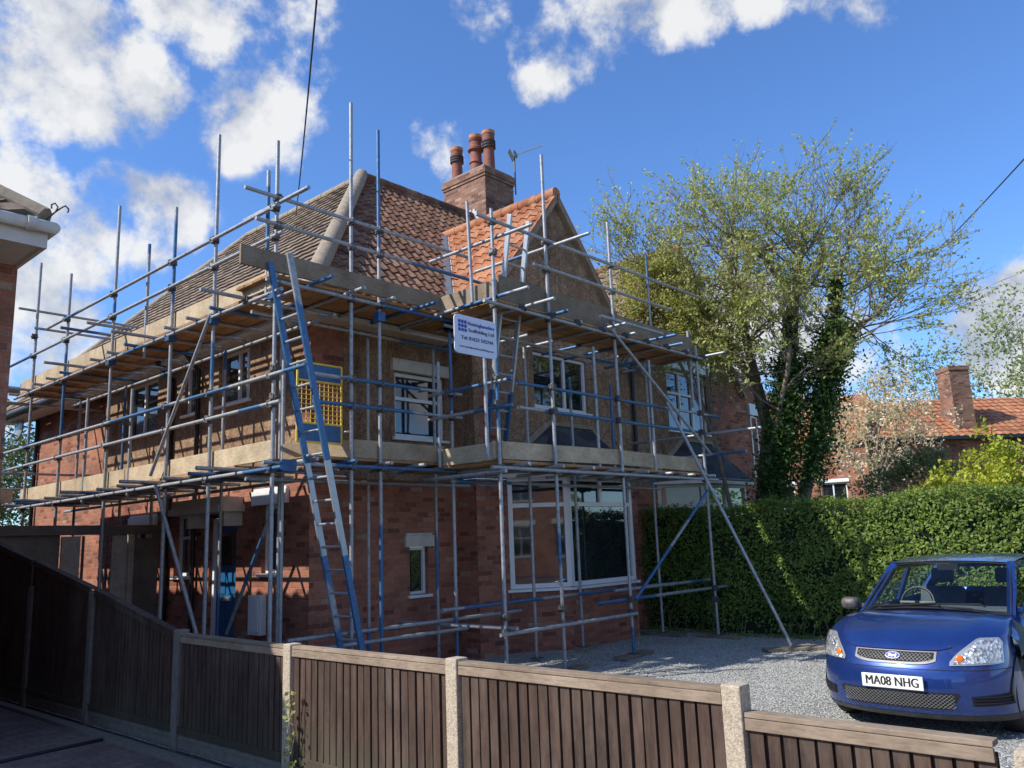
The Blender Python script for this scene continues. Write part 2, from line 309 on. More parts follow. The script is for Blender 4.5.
# ------------------------------------------------------------------ mesh helpers
class MB:
    def __init__(s): s.v = []; s.f = []; s.mi = []
    def poly(s, pts, m=0):
        i = len(s.v); s.v += [tuple(p) for p in pts]; s.f.append(tuple(range(i, i+len(pts)))); s.mi.append(m)
    def box(s, a, b, m=0):
        x0, y0, z0 = (min(a[i], b[i]) for i in range(3)); x1, y1, z1 = (max(a[i], b[i]) for i in range(3))
        i = len(s.v); s.v += [(x0, y0, z0), (x1, y0, z0), (x1, y1, z0), (x0, y1, z0), (x0, y0, z1), (x1, y0, z1), (x1, y1, z1), (x0, y1, z1)]
        for f in ((0, 3, 2, 1), (4, 5, 6, 7), (0, 1, 5, 4), (1, 2, 6, 5), (2, 3, 7, 6), (3, 0, 4, 7)):
            s.f.append(tuple(i+k for k in f)); s.mi.append(m)
    def beam(s, p, q, w, h, upv=(0, 0, 1), m=0):
        p = Vector(p); q = Vector(q); d = (q-p).normalized(); u = Vector(upv); sd = d.cross(u)
        if sd.length < 1e-4: sd = d.cross(Vector((0, 1, 0)))
        sd.normalize(); u = sd.cross(d).normalized(); i = len(s.v)
        for c in (p, q):
            for a, b in ((-1, -1), (1, -1), (1, 1), (-1, 1)): s.v.append(tuple(c+sd*a*w/2+u*b*h/2))
        for f in ((3, 2, 1, 0), (4, 5, 6, 7), (0, 1, 5, 4), (1, 2, 6, 5), (2, 3, 7, 6), (3, 0, 4, 7)):
            s.f.append(tuple(i+k for k in f)); s.mi.append(m)
    def tube(s, pts, r, seg=8, cap=True, m=0):
        pts = [Vector(p) for p in pts]; n = len(pts); rs = r if isinstance(r, (list, tuple)) else [r]*n
        base = len(s.v); ref = None
        for k in range(n):
            d = (pts[min(k+1, n-1)]-pts[max(k-1, 0)]).normalized()
            if ref is None: ref = d.cross(Vector((0, 0, 1)) if abs(d.z) < .9 else Vector((1, 0, 0))).normalized()
            a = (ref-d*ref.dot(d)); a = a.normalized() if a.length > 1e-5 else d.orthogonal().normalized(); ref = a; b = d.cross(a)
            for j in range(seg):
                t = 2*math.pi*j/seg; s.v.append(tuple(pts[k]+(a*math.cos(t)+b*math.sin(t))*rs[k]))
        for k in range(n-1):
            for j in range(seg):
                s.f.append((base+k*seg+j, base+k*seg+(j+1) % seg, base+(k+1)*seg+(j+1) % seg, base+(k+1)*seg+j)); s.mi.append(m)
        if cap:
            s.f.append(tuple(base+j for j in reversed(range(seg)))); s.mi.append(m)
            s.f.append(tuple(base+(n-1)*seg+j for j in range(seg))); s.mi.append(m)
    def lathe(s, c, prof, seg=16, m=0):
        base = len(s.v)
        for r, z in prof:
            for j in range(seg):
                t = 2*math.pi*j/seg; s.v.append((c[0]+r*math.cos(t), c[1]+r*math.sin(t), c[2]+z))
        for k in range(len(prof)-1):
            for j in range(seg):
                s.f.append((base+k*seg+j, base+k*seg+(j+1) % seg, base+(k+1)*seg+(j+1) % seg, base+(k+1)*seg+j)); s.mi.append(m)
        s.f.append(tuple(base+(len(prof)-1)*seg+j for j in range(seg))); s.mi.append(m)
    def grid(s, rows, m=0, flip=False):
        base = len(s.v); w = len(rows[0])
        for r in rows: s.v += [tuple(p) for p in r]
        for i in range(len(rows)-1):
            for j in range(w-1):
                f = (base+i*w+j, base+i*w+j+1, base+(i+1)*w+j+1, base+(i+1)*w+j)
                s.f.append(f[::-1] if flip else f); s.mi.append(m)
    def build(s, name, mats, parent=None, smooth=False, bevel=0, weld=False):
        me = bpy.data.meshes.new(name); me.from_pydata(s.v, [], s.f)
        if not isinstance(mats, (list, tuple)): mats = [mats]
        for mt in mats: me.materials.append(mt)
        if len(mats) > 1: me.polygons.foreach_set('material_index', s.mi)
        if smooth: me.polygons.foreach_set('use_smooth', [True]*len(me.polygons))
        me.update()
        if weld:
            bm = bmesh.new(); bm.from_mesh(me); bmesh.ops.remove_doubles(bm, verts=bm.verts, dist=.0008); bm.to_mesh(me); bm.free()
        if smooth: me.set_sharp_from_angle(angle=R(40))
        o = bpy.data.objects.new(name, me); C.objects.link(o)
        if parent is not None: o.parent = parent
        if bevel:
            b = o.modifiers.new('bevel', 'BEVEL'); b.width = bevel; b.segments = 2; b.limit_method = 'ANGLE'; b.angle_limit = R(35)
        return o
def tag(o, label=None, cat=None, group=None, kind=None):
    if label: o['label'] = label
    if cat: o['category'] = cat
    if group: o['group'] = group
    if kind: o['kind'] = kind
    return o
def thing(name, label, cat, loc=(0, 0, 0), rz=0, group=None):
    o = bpy.data.objects.new(name, None); C.objects.link(o); o.location = loc; o.rotation_euler = (0, 0, rz); o.empty_display_size = .2
    return tag(o, label, cat, group)
# with an Empty at loc, world-built children are shifted back by this
def W(root, o):
    o.parent = root
    if root is not None: o.matrix_parent_inverse = Matrix.Translation(root.location).inverted()
    return o
def part(mb, name, mat, root, **k):
    o = mb.build(name, mat, None, **k)
    if root is not None:
        top = root
        loc = Vector((0, 0, 0))
        while top is not None: loc += top.location; top = top.parent
        o.parent = root; o.location = -loc
    return o
def box(name, a, b, mat, root, **k):
    m = MB(); m.box(a, b); return part(m, name, mat, root, **k)
def text(name, s, size, mat, root, M4, extrude=.001, align='CENTER', width=None, bold=0, dup=0):
    cu = bpy.data.curves.new(name, 'FONT'); cu.body = s; cu.size = size; cu.extrude = extrude; cu.align_x = align; cu.align_y = 'CENTER'; cu.offset = bold
    o = bpy.data.objects.new('tmp', cu); C.objects.link(o)
    dg = bpy.context.evaluated_depsgraph_get(); dg.update()
    me = bpy.data.meshes.new_from_object(o.evaluated_get(dg)); bpy.data.objects.remove(o)
    me.name = name
    if width:
        xs = [v.co.x for v in me.vertices]; sc = width/(max(xs)-min(xs)); mid = (max(xs)+min(xs))/2
        for v in me.vertices: v.co.x = (v.co.x-mid)*sc
    if dup:
        bm = bmesh.new()
        for k in (-1, 0, 1):
            m2 = me.copy(); m2.transform(Matrix.Translation((dup*k, 0, .00012*k))); bm.from_mesh(m2); bpy.data.meshes.remove(m2)
        bm.to_mesh(me); bm.free()
    me.transform(M4); me.materials.clear(); me.materials.append(mat)
    ob = bpy.data.objects.new(name, me); C.objects.link(ob)
    if root is not None: ob.parent = root
    return ob
# ------------------------------------------------------------------ walls with openings
def wall(mb, o, u, length, z0, z1, holes=(), depth=.10, top=None):
    """vertical wall sheet; o=(x,y) start, u=unit dir, outward normal = u x z rotated (right-hand side of u)"""
    n = (u[1], -u[0])
    us = sorted({0, length}|{h[0] for h in holes}|{h[1] for h in holes}); zs = sorted({z0, z1}|{h[2] for h in holes}|{h[3] for h in holes})
    def P(a, z, d=0): return (o[0]+u[0]*a-n[0]*d, o[1]+u[1]*a-n[1]*d, z)
    for i in range(len(us)-1):
        for j in range(len(zs)-1):
            a, b, c, e = us[i], us[i+1], zs[j], zs[j+1]
            if any(h[0] <= a+1e-6 and b <= h[1]+1e-6 and h[2] <= c+1e-6 and e <= h[3]+1e-6 for h in holes): continue
            mb.poly([P(a, c), P(b, c), P(b, e), P(a, e)])
    for h in holes:
        a, b, c, e = h
        mb.poly([P(a, c), P(a, e), P(a, e, depth), P(a, c, depth)]); mb.poly([P(b, e), P(b, c), P(b, c, depth), P(b, e, depth)])
        mb.poly([P(a, e), P(b, e), P(b, e, depth), P(a, e, depth)]); mb.poly([P(b, c), P(a, c), P(a, c, depth), P(b, c, depth)])
def window(root, o, u, a, b, z0, z1, cols=(.5,), transom=None, glass='glass', depth=.10, sill=True, lintel=None, frame=.05, fm='white', lm='cream', name='window', topcols=None):
    n = (u[1], -u[0])
    def P(s, z, d=0): return (o[0]+u[0]*s-n[0]*d, o[1]+u[1]*s-n[1]*d, z)
    def bar(mb, s0, s1, c0, c1, d0, d1):
        i = len(mb.v)
        for d in (d0, d1):
            for s, z in ((s0, c0), (s1, c0), (s1, c1), (s0, c1)): mb.v.append(P(s, z, d))
        for f in ((0, 1, 2, 3), (7, 6, 5, 4), (0, 4, 5, 1), (1, 5, 6, 2), (2, 6, 7, 3), (3, 7, 4, 0)): mb.f.append(tuple(i+k for k in f)); mb.mi.append(0)
    d0, d1 = depth-.045, depth+.03; g = .003
    fr = MB(); a0, b0 = a+g, b-g
    bar(fr, a0, b0, z0+g, z0+frame, d0, d1); bar(fr, a0, b0, z1-frame, z1-g, d0, d1)
    bar(fr, a0, a0+frame, z0+frame, z1-frame, d0, d1); bar(fr, b0-frame, b0, z0+frame, z1-frame, d0, d1)
    tz = z0+(z1-z0)*transom if transom else z1-frame
    if transom: bar(fr, a0+frame, b0-frame, tz-frame*.45, tz+frame*.45, d0, d1)
    for c in cols:
        s = a+(b-a)*c; bar(fr, s-frame*.5, s+frame*.5, z0+frame, (tz-frame*.45 if transom else z1-frame), d0+.004, d1)
    if transom:
        for c in (topcols if topcols is not None else cols):
            s = a+(b-a)*c; bar(fr, s-frame*.5, s+frame*.5, tz+frame*.45, z1-frame, d0+.004, d1)
    w = part(fr, name, M[fm], root, bevel=.004)
    pn = MB(); pn.poly([P(a+frame*.6, z0+frame*.6, depth), P(b-frame*.6, z0+frame*.6, depth), P(b-frame*.6, z1-frame*.6, depth), P(a+frame*.6, z1-frame*.6, depth)])
    part(pn, 'pane', M[glass], w)
    if sill:
        s_ = MB(); bar(s_, a-.05, b+.05, z0-.045, z0-.003, -.05, depth+.02); part(s_, 'sill', M[fm], w, bevel=.004)
    if lintel:
        l_ = MB(); e, h, pj = lintel; bar(l_, a-e, b+e, z1+.003, z1+h, -pj, .02); bar(l_, a-e+.02, b+e-.02, z1+h, z1+h+.035, -pj+.02, .02); part(l_, 'lintel', M[lm], w, bevel=.006)
    return w
# ------------------------------------------------------------------ tiled slope
def slope(name, o, ud, vd, vmax, uL, uR, mat, root, w=.20, g=.27, amp=.048, seed=0, thick=.014):
    """o origin at eave, ud along eave, vd up the slope (unit), pantile profile"""
    o = Vector(o); ud = Vector(ud).normalized(); vd = Vector(vd).normalized(); nn = ud.cross(vd)
    if nn.z < 0: nn = -nn
    rnd = random.Random(seed); mb = MB(); v = 0; k = 0; seg = 5
    prof = [0, .10, .55, 1.0, .62]
    while v < vmax:
        v1 = min(v+g, vmax); a, b = uL((v+v1)/2), uR((v+v1)/2)
        if b-a > .02:
            i0 = math.floor(a/w*seg); i1 = math.ceil(b/w*seg); top = []; bot = []; nose = []
            jig = {}
            for i in range(i0, i1+1):
                uu = min(max(i*w/seg, a), b); t = i//seg
                if t not in jig: jig[t] = (rnd.uniform(-.008, .008), rnd.uniform(-.005, .006))
                h = prof[i % seg]*amp
                dz = jig[t][1]
                bot.append(o+ud*uu+vd*(v+jig[t][0])+nn*(h+thick+.012+dz)); top.append(o+ud*uu+vd*v1+nn*(h+.004)); nose.append(o+ud*uu+vd*(v+.012+jig[t][0])+nn*(h*.4-.005))
            base = len(mb.v); n = len(bot); mb.v += [tuple(p) for p in nose]+[tuple(p) for p in bot]+[tuple(p) for p in top]
            for r in range(2):
                for i in range(n-1): mb.f.append((base+r*n+i, base+r*n+i+1, base+(r+1)*n+i+1, base+(r+1)*n+i)); mb.mi.append(0)
        v += g
    ob = part(mb, name, mat, root, smooth=True)
    return ob
def ridge(mb, p, q, r, seg=9, piece=.42):
    p = Vector(p); q = Vector(q); n = max(1, int((q-p).length/piece)); d = (q-p)/n
    for i in range(n):
        a = p+d*i; b = a+d*1.03; mb.tube([a, b], [r*1.05, r*.97], seg)
# ------------------------------------------------------------------ SETTING
S = MB(); S.poly([(-300, -300, -.05), (300, -300, -.05), (300, 300, -.05), (-300, 300, -.05)]); tag(S.build('ground', M['ground']), kind='structure')
S = MB()
nx, ny = 60, 60
rnd = random.Random(3)
rows = []
for i in range(ny+1):
    rows.append([(3.66+i_*(20-3.66)/nx, -6+i*(23+6)/ny, rnd.uniform(-.008, .012)) for i_ in range(nx+1)])
S.grid(rows); tag(S.build('gravel_driveway', M['gravel'], smooth=True), kind='structure')
S = MB(); S.box((-12, -14, -.2), (3.45, 24, -.005)); tag(S.build('paved_driveway', M['paving']), kind='structure')
S = MB(); S.beam((3.50, -3, -.03), (3.50, 22, -.03), .10, .12); tag(S.build('kerb_edging', M['gravelboard']), kind='structure')
S = MB(); S.tube([(1.0, 8.1, .004), (1.9, 8.3, .006), (2.6, 8.36, .006), (3.1, 8.42, .005), (3.44, 8.45, .004)], .02, 5); tag(S.build('drain_channel', M['black']), kind='structure')
S = MB(); rg = random.Random(21)
for _ in range(15000):
    y = rg.uniform(.8, 8.6); x = rg.uniform(4.0, 13.0)
    if x > 10.3 and y > 8.2: continue
    r = rg.uniform(.006, .014); z = .004+r*.3; a = rg.uniform(0, 3.14); b = rg.uniform(.5, 1); i0 = len(S.v)
    ca, sa = math.cos(a)*r, math.sin(a)*r
    S.v += [(x+ca, y+sa, z), (x-sa*b, y+ca*b, z), (x-ca, y-sa, z), (x+sa*b, y-ca*b, z), (x+r*.2, y, z+r*.8)]
    for f in ((0, 1, 4), (1, 2, 4), (2, 3, 4), (3, 0, 4)): S.f.append(tuple(i0+k for k in f)); S.mi.append(0)
M['pebble'] = plain('loose_pebble', (.38, .38, .36), .9, var=.6, sc=40)
tag(S.build('loose_stones', M['pebble']), 'loose grey stones scattered over the gravel drive', 'stones', kind='stuff')
# ------------------------------------------------------------------ HOUSE
XC, YF, YW, YB = 6.33, 9.38, 8.95, 8.33
WX0, WX1, RX = 9.03, 13.45, 11.27
Xm = (0, 1)
house = thing('semi_detached_house', 'brick and brown roughcast semi-detached house under scaffolding with clay pantile roof and gable', 'house', (6.33, 9.38, 0))
ux, uy = (1, 0), (0, -1)   # front faces look to -Y, side faces look to -X
sideO = (XC, 16.16)        # side wall runs from back to front
def sh(y0, y1, z0, z1): return (16.16-y1, 16.16-y0, z0, z1)
ZS = 2.66
lowh = [sh(11.22, 12.02, .02, 2.2), sh(10.06, 10.54, 1.38, 2.32), sh(12.62, 13.12, 1.34, 2.3), sh(13.9, 14.7, 1.0, 2.15)]
uph = [sh(10.95, 11.88, 3.92, 4.74), sh(12.58, 13.0, 3.92, 4.74), sh(13.98, 15.24, 3.78, 4.74)]
m = MB(); wall(m, sideO, uy, 16.16-YF, 0, ZS, lowh)
mf = [(1.72, 2.07, .98, 1.66)]
wall(m, (XC, YF), ux, WX0-XC, 0, ZS, mf)
wall(m, (WX0, YF), uy, YF-YW, 0, ZS); wall(m, (WX0, YW), ux, WX1-WX0, 0, ZS)
m.poly([(9.70, YW-.001, .0), (10.5, YB, .0), (10.5, YB, .93), (9.70, YW-.001, .93)]); m.poly([(10.5, YB, 0), (12.3, YB, 0), (12.3, YB, .93), (10.5, YB, .93)]); m.poly([(12.3, YB, 0), (13.1, YW-.001, 0), (13.1, YW-.001, .93), (12.3, YB, .93)])
# plinth ledges
part(m, 'ground_floor_wall', M['brick'], house)
m = MB(); wall(m, (6.6, 20.8), uy, 20.8-16.16, 0, 4.92); wall(m, (6.6, 16.162), (-1, 0), .26, 0, 4.92)
part(m, 'rear_brick_wall', M['brickup'], house)
m = MB()
wall(m, (XC, 9.62), uy, .24, ZS+.002, 4.92); wall(m, (XC, YF), ux, .55, ZS+.002, 4.92); part(m, 'exposed_brick_patch', M['brick'], house); m = MB(); wall(m, (WX0+.12, YW), ux, .36, ZS+.3, 4.15)
part(m, 'exposed_brick_patch', M['brick'], house)
m = MB()
def uh(y0, y1, z0, z1): return (16.16-y1, 16.16-y0, z0, z1)
wall(m, sideO, uy, 16.16-9.62, ZS+.002, 4.92, [q for q in uph])
mfu = [(7.80-6.88, 8.82-6.88, 3.27, 4.26)]
wall(m, (6.88, YF), ux, WX0-6.88, ZS+.002, 4.92, mfu)
wall(m, (WX0, YF), uy, YF-YW, ZS+.002, 4.92)
wall(m, (WX0, YW), ux, .12, ZS+.002, 4.92); wall(m, (WX0+.12, YW), ux, .36, ZS+.002, ZS+.3); wall(m, (WX0+.12, YW), ux, .36, 4.15, 4.92)
wu = [(10.50-9.51, 12.02-9.51, 3.92, 4.90)]
wall(m, (9.51, YW), ux, WX1-9.51, ZS+.002, 4.92, wu)
# gable triangle
m.poly([(WX0, YW, 4.92), (WX1, YW, 4.92), (WX1, YW, 5.2), (RX, YW, 7.80), (WX0, YW, 5.2)])
part(m, 'roughcast_wall', M['render'], house)
# string course between brick and roughcast
m = MB(); m.box((XC-.03, YF+.3, ZS-.03), (XC, 16.1, ZS+.05)); m.box((XC+.6, YF-.03, ZS-.03), (WX0, YF, ZS+.05)); m.box((WX0+.5, YW-.03, ZS-.03), (9.6, YW, ZS+.05))
part(m, 'string_course', M['render'], house)
# windows : side upper
so = sideO
window(house, so, uy, *sh(10.95, 11.88, 3.92, 4.74)[:2], 3.92, 4.74, cols=(.55, .82), sill=True)
window(house, so, uy, *sh(12.58, 13.0, 3.92, 4.74)[:2], 3.92, 4.74, cols=())
window(house, so, uy, *sh(13.98, 15.24, 3.78, 4.74)[:2], 3.78, 4.74, cols=(.5,), transom=None)
window(house, so, uy, *sh(10.06, 10.54, 1.38, 2.32)[:2], 1.38, 2.32, cols=(), lintel=(.2, .2, .06), lm='white')
window(house, so, uy, *sh(12.62, 13.12, 1.34, 2.3)[:2], 1.34, 2.3, cols=(), transom=.62, lintel=(.1, .12, .05), lm='white')
window(house, so, uy, *sh(13.9, 14.7, 1.0, 2.15)[:2], 1.0, 2.15, cols=(.5,), lintel=(.12, .18, .06), lm='white')
window(house, (XC, YF), ux, 1.72, 2.07, .98, 1.66, cols=(), frame=.045, lintel=(.10, .17, .05))
window(house, (6.88, YF), ux, .92, 1.94, 3.27, 4.26, cols=(), transom=.60, frame=.06, lintel=(.08, .16, .07))
w = window(house, (9.51, YW), ux, .99, 2.51, 3.92, 4.90, cols=(.6,), frame=.055, fm='white')
# door
m = MB(); m.box((XC+.09, 11.30, .04), (XC+.14, 11.94, 2.12)); door = part(m, 'door', M['bluedoor'], house, bevel=.004)
m = MB()
for y in (11.36, 11.66):
    m.box((XC+.078, y, .3), (XC+.09, y+.22, .95)); m.box((XC+.078, y, 1.08), (XC+.09, y+.22, 1.40))
part(m, 'door_panel', M['bluedoor'], door, bevel=.006)
box('pane', (XC+.082, 11.40, 1.5), (XC+.09, 11.84, 1.98), M['glass'], door); box('letter_plate', (XC+.075, 11.5, .98), (XC+.0895, 11.74, 1.04), M['chrome'], door)
m = MB(); m.box((XC+.05, 11.225, .02), (XC+.15, 11.30, 2.195)); m.box((XC+.05, 11.94, .02), (XC+.15, 12.015, 2.195)); m.box((XC+.05, 11.30, 2.12), (XC+.15, 11.94, 2.195)); part(m, 'door_frame', M['white'], house, bevel=.004)
m = MB(); m.box((XC-.42, 11.0, 2.26), (XC-.002, 12.55, 2.36)); m.box((XC-.38, 11.05, 2.36), (XC-.002, 12.5, 2.48)); m.box((XC-.30, 11.06, 2.06), (XC-.002, 11.14, 2.26)); m.box((XC-.30, 12.1, 2.06), (XC-.002, 12.18, 2.26)); part(m, 'door_canopy', M['cream'], house, bevel=.008)
m = MB(); m.box((XC-.10, 10.38, .56), (XC-.002, 10.70, 1.09)); m.box((XC-.115, 10.42, .60), (XC-.10, 10.66, 1.05)); part(m, 'meter_box', M['white'], house, bevel=.008)
# bay window
bay = thing('bay_dummy', 'x', 'x'); bpy.data.objects.remove(bay)
def bay_windows(root, dx, g1, g2, frames='white'):
    a = (9.72+dx, YW-.012); b = (10.5+dx, YB-.003); c = (12.3+dx, YB-.003); d = (13.08+dx, YW-.012)
    for p, q, gl, cl, nm in ((a, b, g1, (), 0), (b, c, g2, (), 1), (c, d, g2, (), 0)):
        L_ = math.hypot(q[0]-p[0], q[1]-p[1]); u = ((q[0]-p[0])/L_, (q[1]-p[1])/L_)
        window(root, p, u, .0, L_, .95, 2.70, cols=cl, transom=.74, topcols=((.5,) if nm else ()), glass=gl, depth=.05, frame=.075, sill=True, fm=frames)
bay_windows(house, 0, 'glass', 'glassb')
def bay_roof(root, dx):
    m = MB(); e = .14
    A = [(9.60+dx, YW-.002), (10.44+dx, YB-e), (12.36+dx, YB-e), (13.2+dx, YW-.002)]
    T = [(10.83+dx, YW-.02, 3.62), (12.0+dx, YW-.02, 3.62)]
    z = 2.79
    m.poly([(*A[1], z), (*A[2], z), T[1], T[0]]); m.poly([(*A[0], z), (*A[1], z), T[0]]); m.poly([(*A[2], z), (*A[3], z), T[1]])
    r = part(m, 'bay_roof', M['slate'], root)
    m = MB(); 
    for p, q in ((A[0], A[1]), (A[1], A[2]), (A[2], A[3])): m.beam((*p, z-.055), (*q, z-.055), .05, .10)
    part(m, 'fascia', M['cream'], r)
    m = MB(); m.beam((*A[0], z+.03), (T[0][0]-.05, YW-.03, 3.64), .10, .02, (0, -1, .5)); m.beam((T[0][0]-.05, YW-.02, 3.66), (T[1][0]+.05, YW-.02, 3.66), .05, .07); m.beam((T[1][0]+.05, YW-.03, 3.64), (*A[3], z+.03), .10, .02, (0, -1, .5)); part(m, 'flashing', M['ridge'], r)
    m = MB(); m.tube([(*A[0], z-.02), (*A[1], z-.02), (*A[2], z-.02), (*A[3], z-.02)], .035, 8); part(m, 'gutter', M['black'], r)
bay_roof(house, 0)
# --- roofs
EZ = 4.92; PK = 1.10; EX = 6.03; EY = 9.08; AX, AY, AZ = 10.03, 13.08, 9.32; YBK = 21.5; YR = 17.5
sl = math.sqrt(1+PK*PK)
rise = Vector((0, 1, PK)).normalized()
vmax = (AY-EY)*sl
# front slope: u from EX; mirrored end at 20.87
XE = 2*13.45-EX
front = slope('front_roof_slope', (0, EY, EZ), (1, 0, 0), rise, vmax, lambda v: EX+v/sl, lambda v: 13.45, M['pantile'], house, seed=1)
side = slope('side_roof_slope', (EX, 0, EZ), (0, 1, 0), Vector((1, 0, PK)), vmax, lambda v: EY+v/sl, lambda v: YBK-v/sl, M['concrete_tile'], house, w=.30, g=.215, amp=.008, seed=2, thick=.022)
m = MB(); m.poly([(EX, YBK, EZ), (AX, YR, AZ), (2*AX-EX, YBK, EZ)]); m.poly([(AX, AY, AZ), (2*AX-EX, AY, EZ), (2*AX-EX, YBK, EZ), (AX, YR, AZ)])
m.poly([(AX, AY, AZ), (13.45, AY, AZ), (13.45, AY+4, EZ), (AX, AY+4, EZ)])
part(m, 'rear_roof_slope', M['concrete_tile'], house)
m = MB(); off = Vector((0, 0, .04))
ridge(m, Vector((EX-.02, EY-.02, EZ))+off, Vector((AX, AY, AZ))+Vector((-.05, -.05, -.02)), .14, 10, 5.8); part(m, 'hip_tile', M['ridge'], house, smooth=True)
m = MB(); ridge(m, (AX, AY, AZ+.0), (AX, YR, AZ+.0), .09); ridge(m, (AX, YR, AZ+.0), (EX, YBK, EZ+.0), .09); part(m, 'ridge_tile', M['ridge'], house, smooth=True)
m = MB(); ridge(m, (AX, AY, AZ+.03), (13.3, AY, AZ+.03), .12); part(m, 'ridge_tile', M['pantile'], house, smooth=True)
# wing roof
WP = 1.20; ws = math.sqrt(1+WP*WP); RZ = 7.93; WE = 8.78; WEZ = RZ-(RX-WE)*WP
vy = lambda z: EY+(z-EZ)/PK
wl = slope('wing_roof_slope', (WE, 0, WEZ), (0, 1, 0), Vector((1, 0, WP)), (RX-WE)*ws, lambda v: 8.87, lambda v: max(8.9, vy(WEZ+v*WP/ws)+.02), M['pannew'], house, seed=5, w=.22, g=.30, amp=.052)
m = MB(); X2 = 2*RX-WE
m.poly([(X2, 8.87, WEZ+.03), (X2, 9.1, WEZ+.03), (RX, vy(RZ), RZ+.03), (RX, 8.87, RZ+.03)]); part(m, 'wing_roof_slope', M['pannew'], house)
m = MB(); ridge(m, (RX, 8.86, RZ+.05), (RX, vy(RZ)+.1, RZ+.05), .11); part(m, 'ridge_tile', M['pannew'], house, smooth=True)
m = MB()
for sgn in (-1, 1):
    xe = RX+sgn*(RX-WE)
    m.beam((RX, 8.90, RZ-.07), (xe, 8.90, WEZ-.07), .07, .13, (0, -1, 0)); m.beam((RX, 8.865, RZ+.02), (xe, 8.865, WEZ+.02), .05, .05, (0, -1, 0), m=1)
part(m, 'verge_board', [M['ridge'], M['pannew']], house)
# valley lead
m = MB(); vA = Vector((WE+.03, vy(WEZ)-.02, WEZ+.06)); vB = Vector((RX, vy(RZ), RZ+.05))
m.beam(vA+Vector((-.09, 0, .015)), vB+Vector((-.09, 0, .02)), .12, .03, (-.5, -.6, 1)); m.beam(vA+Vector((.0, 0, .03)), vB+Vector((.0, 0, .03)), .07, .04, (-.5, -.6, 1), m=1); part(m, 'valley_flashing', [M['leaddark'], M['lead']], house)
# gutters, fascia, soffit, downpipes
m = MB(); m.box((EX+.02, EY+.02, EZ-.13), (EX+.05, YBK, EZ)); m.box((EX+.02, EY+.02, EZ-.13), (WE, EY+.05, EZ)); m.box((EX+.05, EY+.05, EZ-.13), (XC+.1, YBK, EZ-.11)); m.box((EX+.05, EY+.05, EZ-.131), (WE, YF+.1, EZ-.111)); part(m, 'fascia', M['cream'], house)
m = MB(); m.tube([(EX-.05, YBK, EZ-.02), (EX-.05, EY-.05, EZ-.02), (WE, EY-.05, EZ-.02)], .055, 10); part(m, 'gutter', M['black'], house, smooth=True)
for y in (12.42, 13.36):
    m = MB(); m.tube([(EX-.02, y, EZ-.06), (XC-.06, y, EZ-.35), (XC-.06, y, .1)], .036 if y < 13 else .055, 10); part(m, 'downpipe', M['black'], house, smooth=True)
m = MB(); m.tube([(13.40, YW-.1, EZ+.1), (13.40, YW-.07, 4.6), (13.40, YW-.07, 2.95), (13.36, YW-.12, 2.85)], .04, 10); part(m, 'downpipe', M['black'], house, smooth=True)
m = MB(); m.tube([(6.54, 20.5, 4.8), (6.53, 20.5, .1)], .045, 8); part(m, 'downpipe', M['black'], house, smooth=True)
# chimney
ch = MB(); ch.box((13.3, 12.58, 7.8), (14.3, 14.0, 10.25)); cho = part(ch, 'chimney', M['brickch'], house)
ch = MB(); ch.box((13.275, 12.555, 10.26), (14.325, 14.025, 10.33)); ch.box((13.25, 12.53, 10.33), (14.35, 14.05, 10.41)); ch.box((13.27, 12.55, 10.41), (14.33, 14.03, 10.50)); part(ch, 'corbel', M['brickch'], cho, bevel=.006)
ch = MB(); ch.box((13.3, 12.6, 10.50), (14.3, 14.0, 10.56)); part(ch, 'flaunching', M['gravelpot'], cho, bevel=.02)
for (x, y, hgt, st) in ((13.6, 13.82, .92, 0), (13.62, 13.17, 1.03, 1), (13.72, 12.82, 1.05, 0)):
    m = MB()
    if st: pr_ = [(.165, 0), (.15, .25), (.14, .30), (.17, .33), (.15, .38), (.14, .62), (.20, .66), (.20, .72), (.15, .76), (.14, .88), (.17, .92), (.17, .98), (.11, hgt)]
    else: pr_ = [(.145, 0), (.135, hgt*.52), (.135, hgt*.6), (.15, hgt*.62), (.15, hgt*.80), (.15, hgt*.82), (.15, hgt*.96), (.10, hgt)]
    m.lathe((x, y, 10.53), pr_, 18); pt = part(m, 'chimney_pot', M['clay'], cho, smooth=True)
    m = MB(); m.lathe((x, y, 10.53+hgt-.06), [(.125, 0), (.16, .01), (.165, .09), (.13, .10), (.12, .02)], 18); part(m, 'pot_rim', M['potrim'], pt, smooth=True)
    if not st:
        m = MB()
        for q in (.60, .67, .74): m.lathe((x, y, 10.53+hgt*q), [(.10, 0), (.172, .005), (.172, .045), (.10, .05)], 18)
        part(m, 'pot_band', M['claydark'], pt, smooth=True)
m = MB(); zr = lambda y: EZ+(min(y, AY)-EY)*PK
for i in range(9):
    y = 12.585+.06*i; t_ = zr(y)+.30+.0*i
    m.box((13.285, y, zr(y)-.15), (13.299, y+.06, t_+(.05 if i < 7 else -.08)))
m.box((13.22, 12.46, zr(12.5)-.02), (14.3, 12.578, zr(12.5)+.14))
part(m, 'flashing', M['lead'], cho)
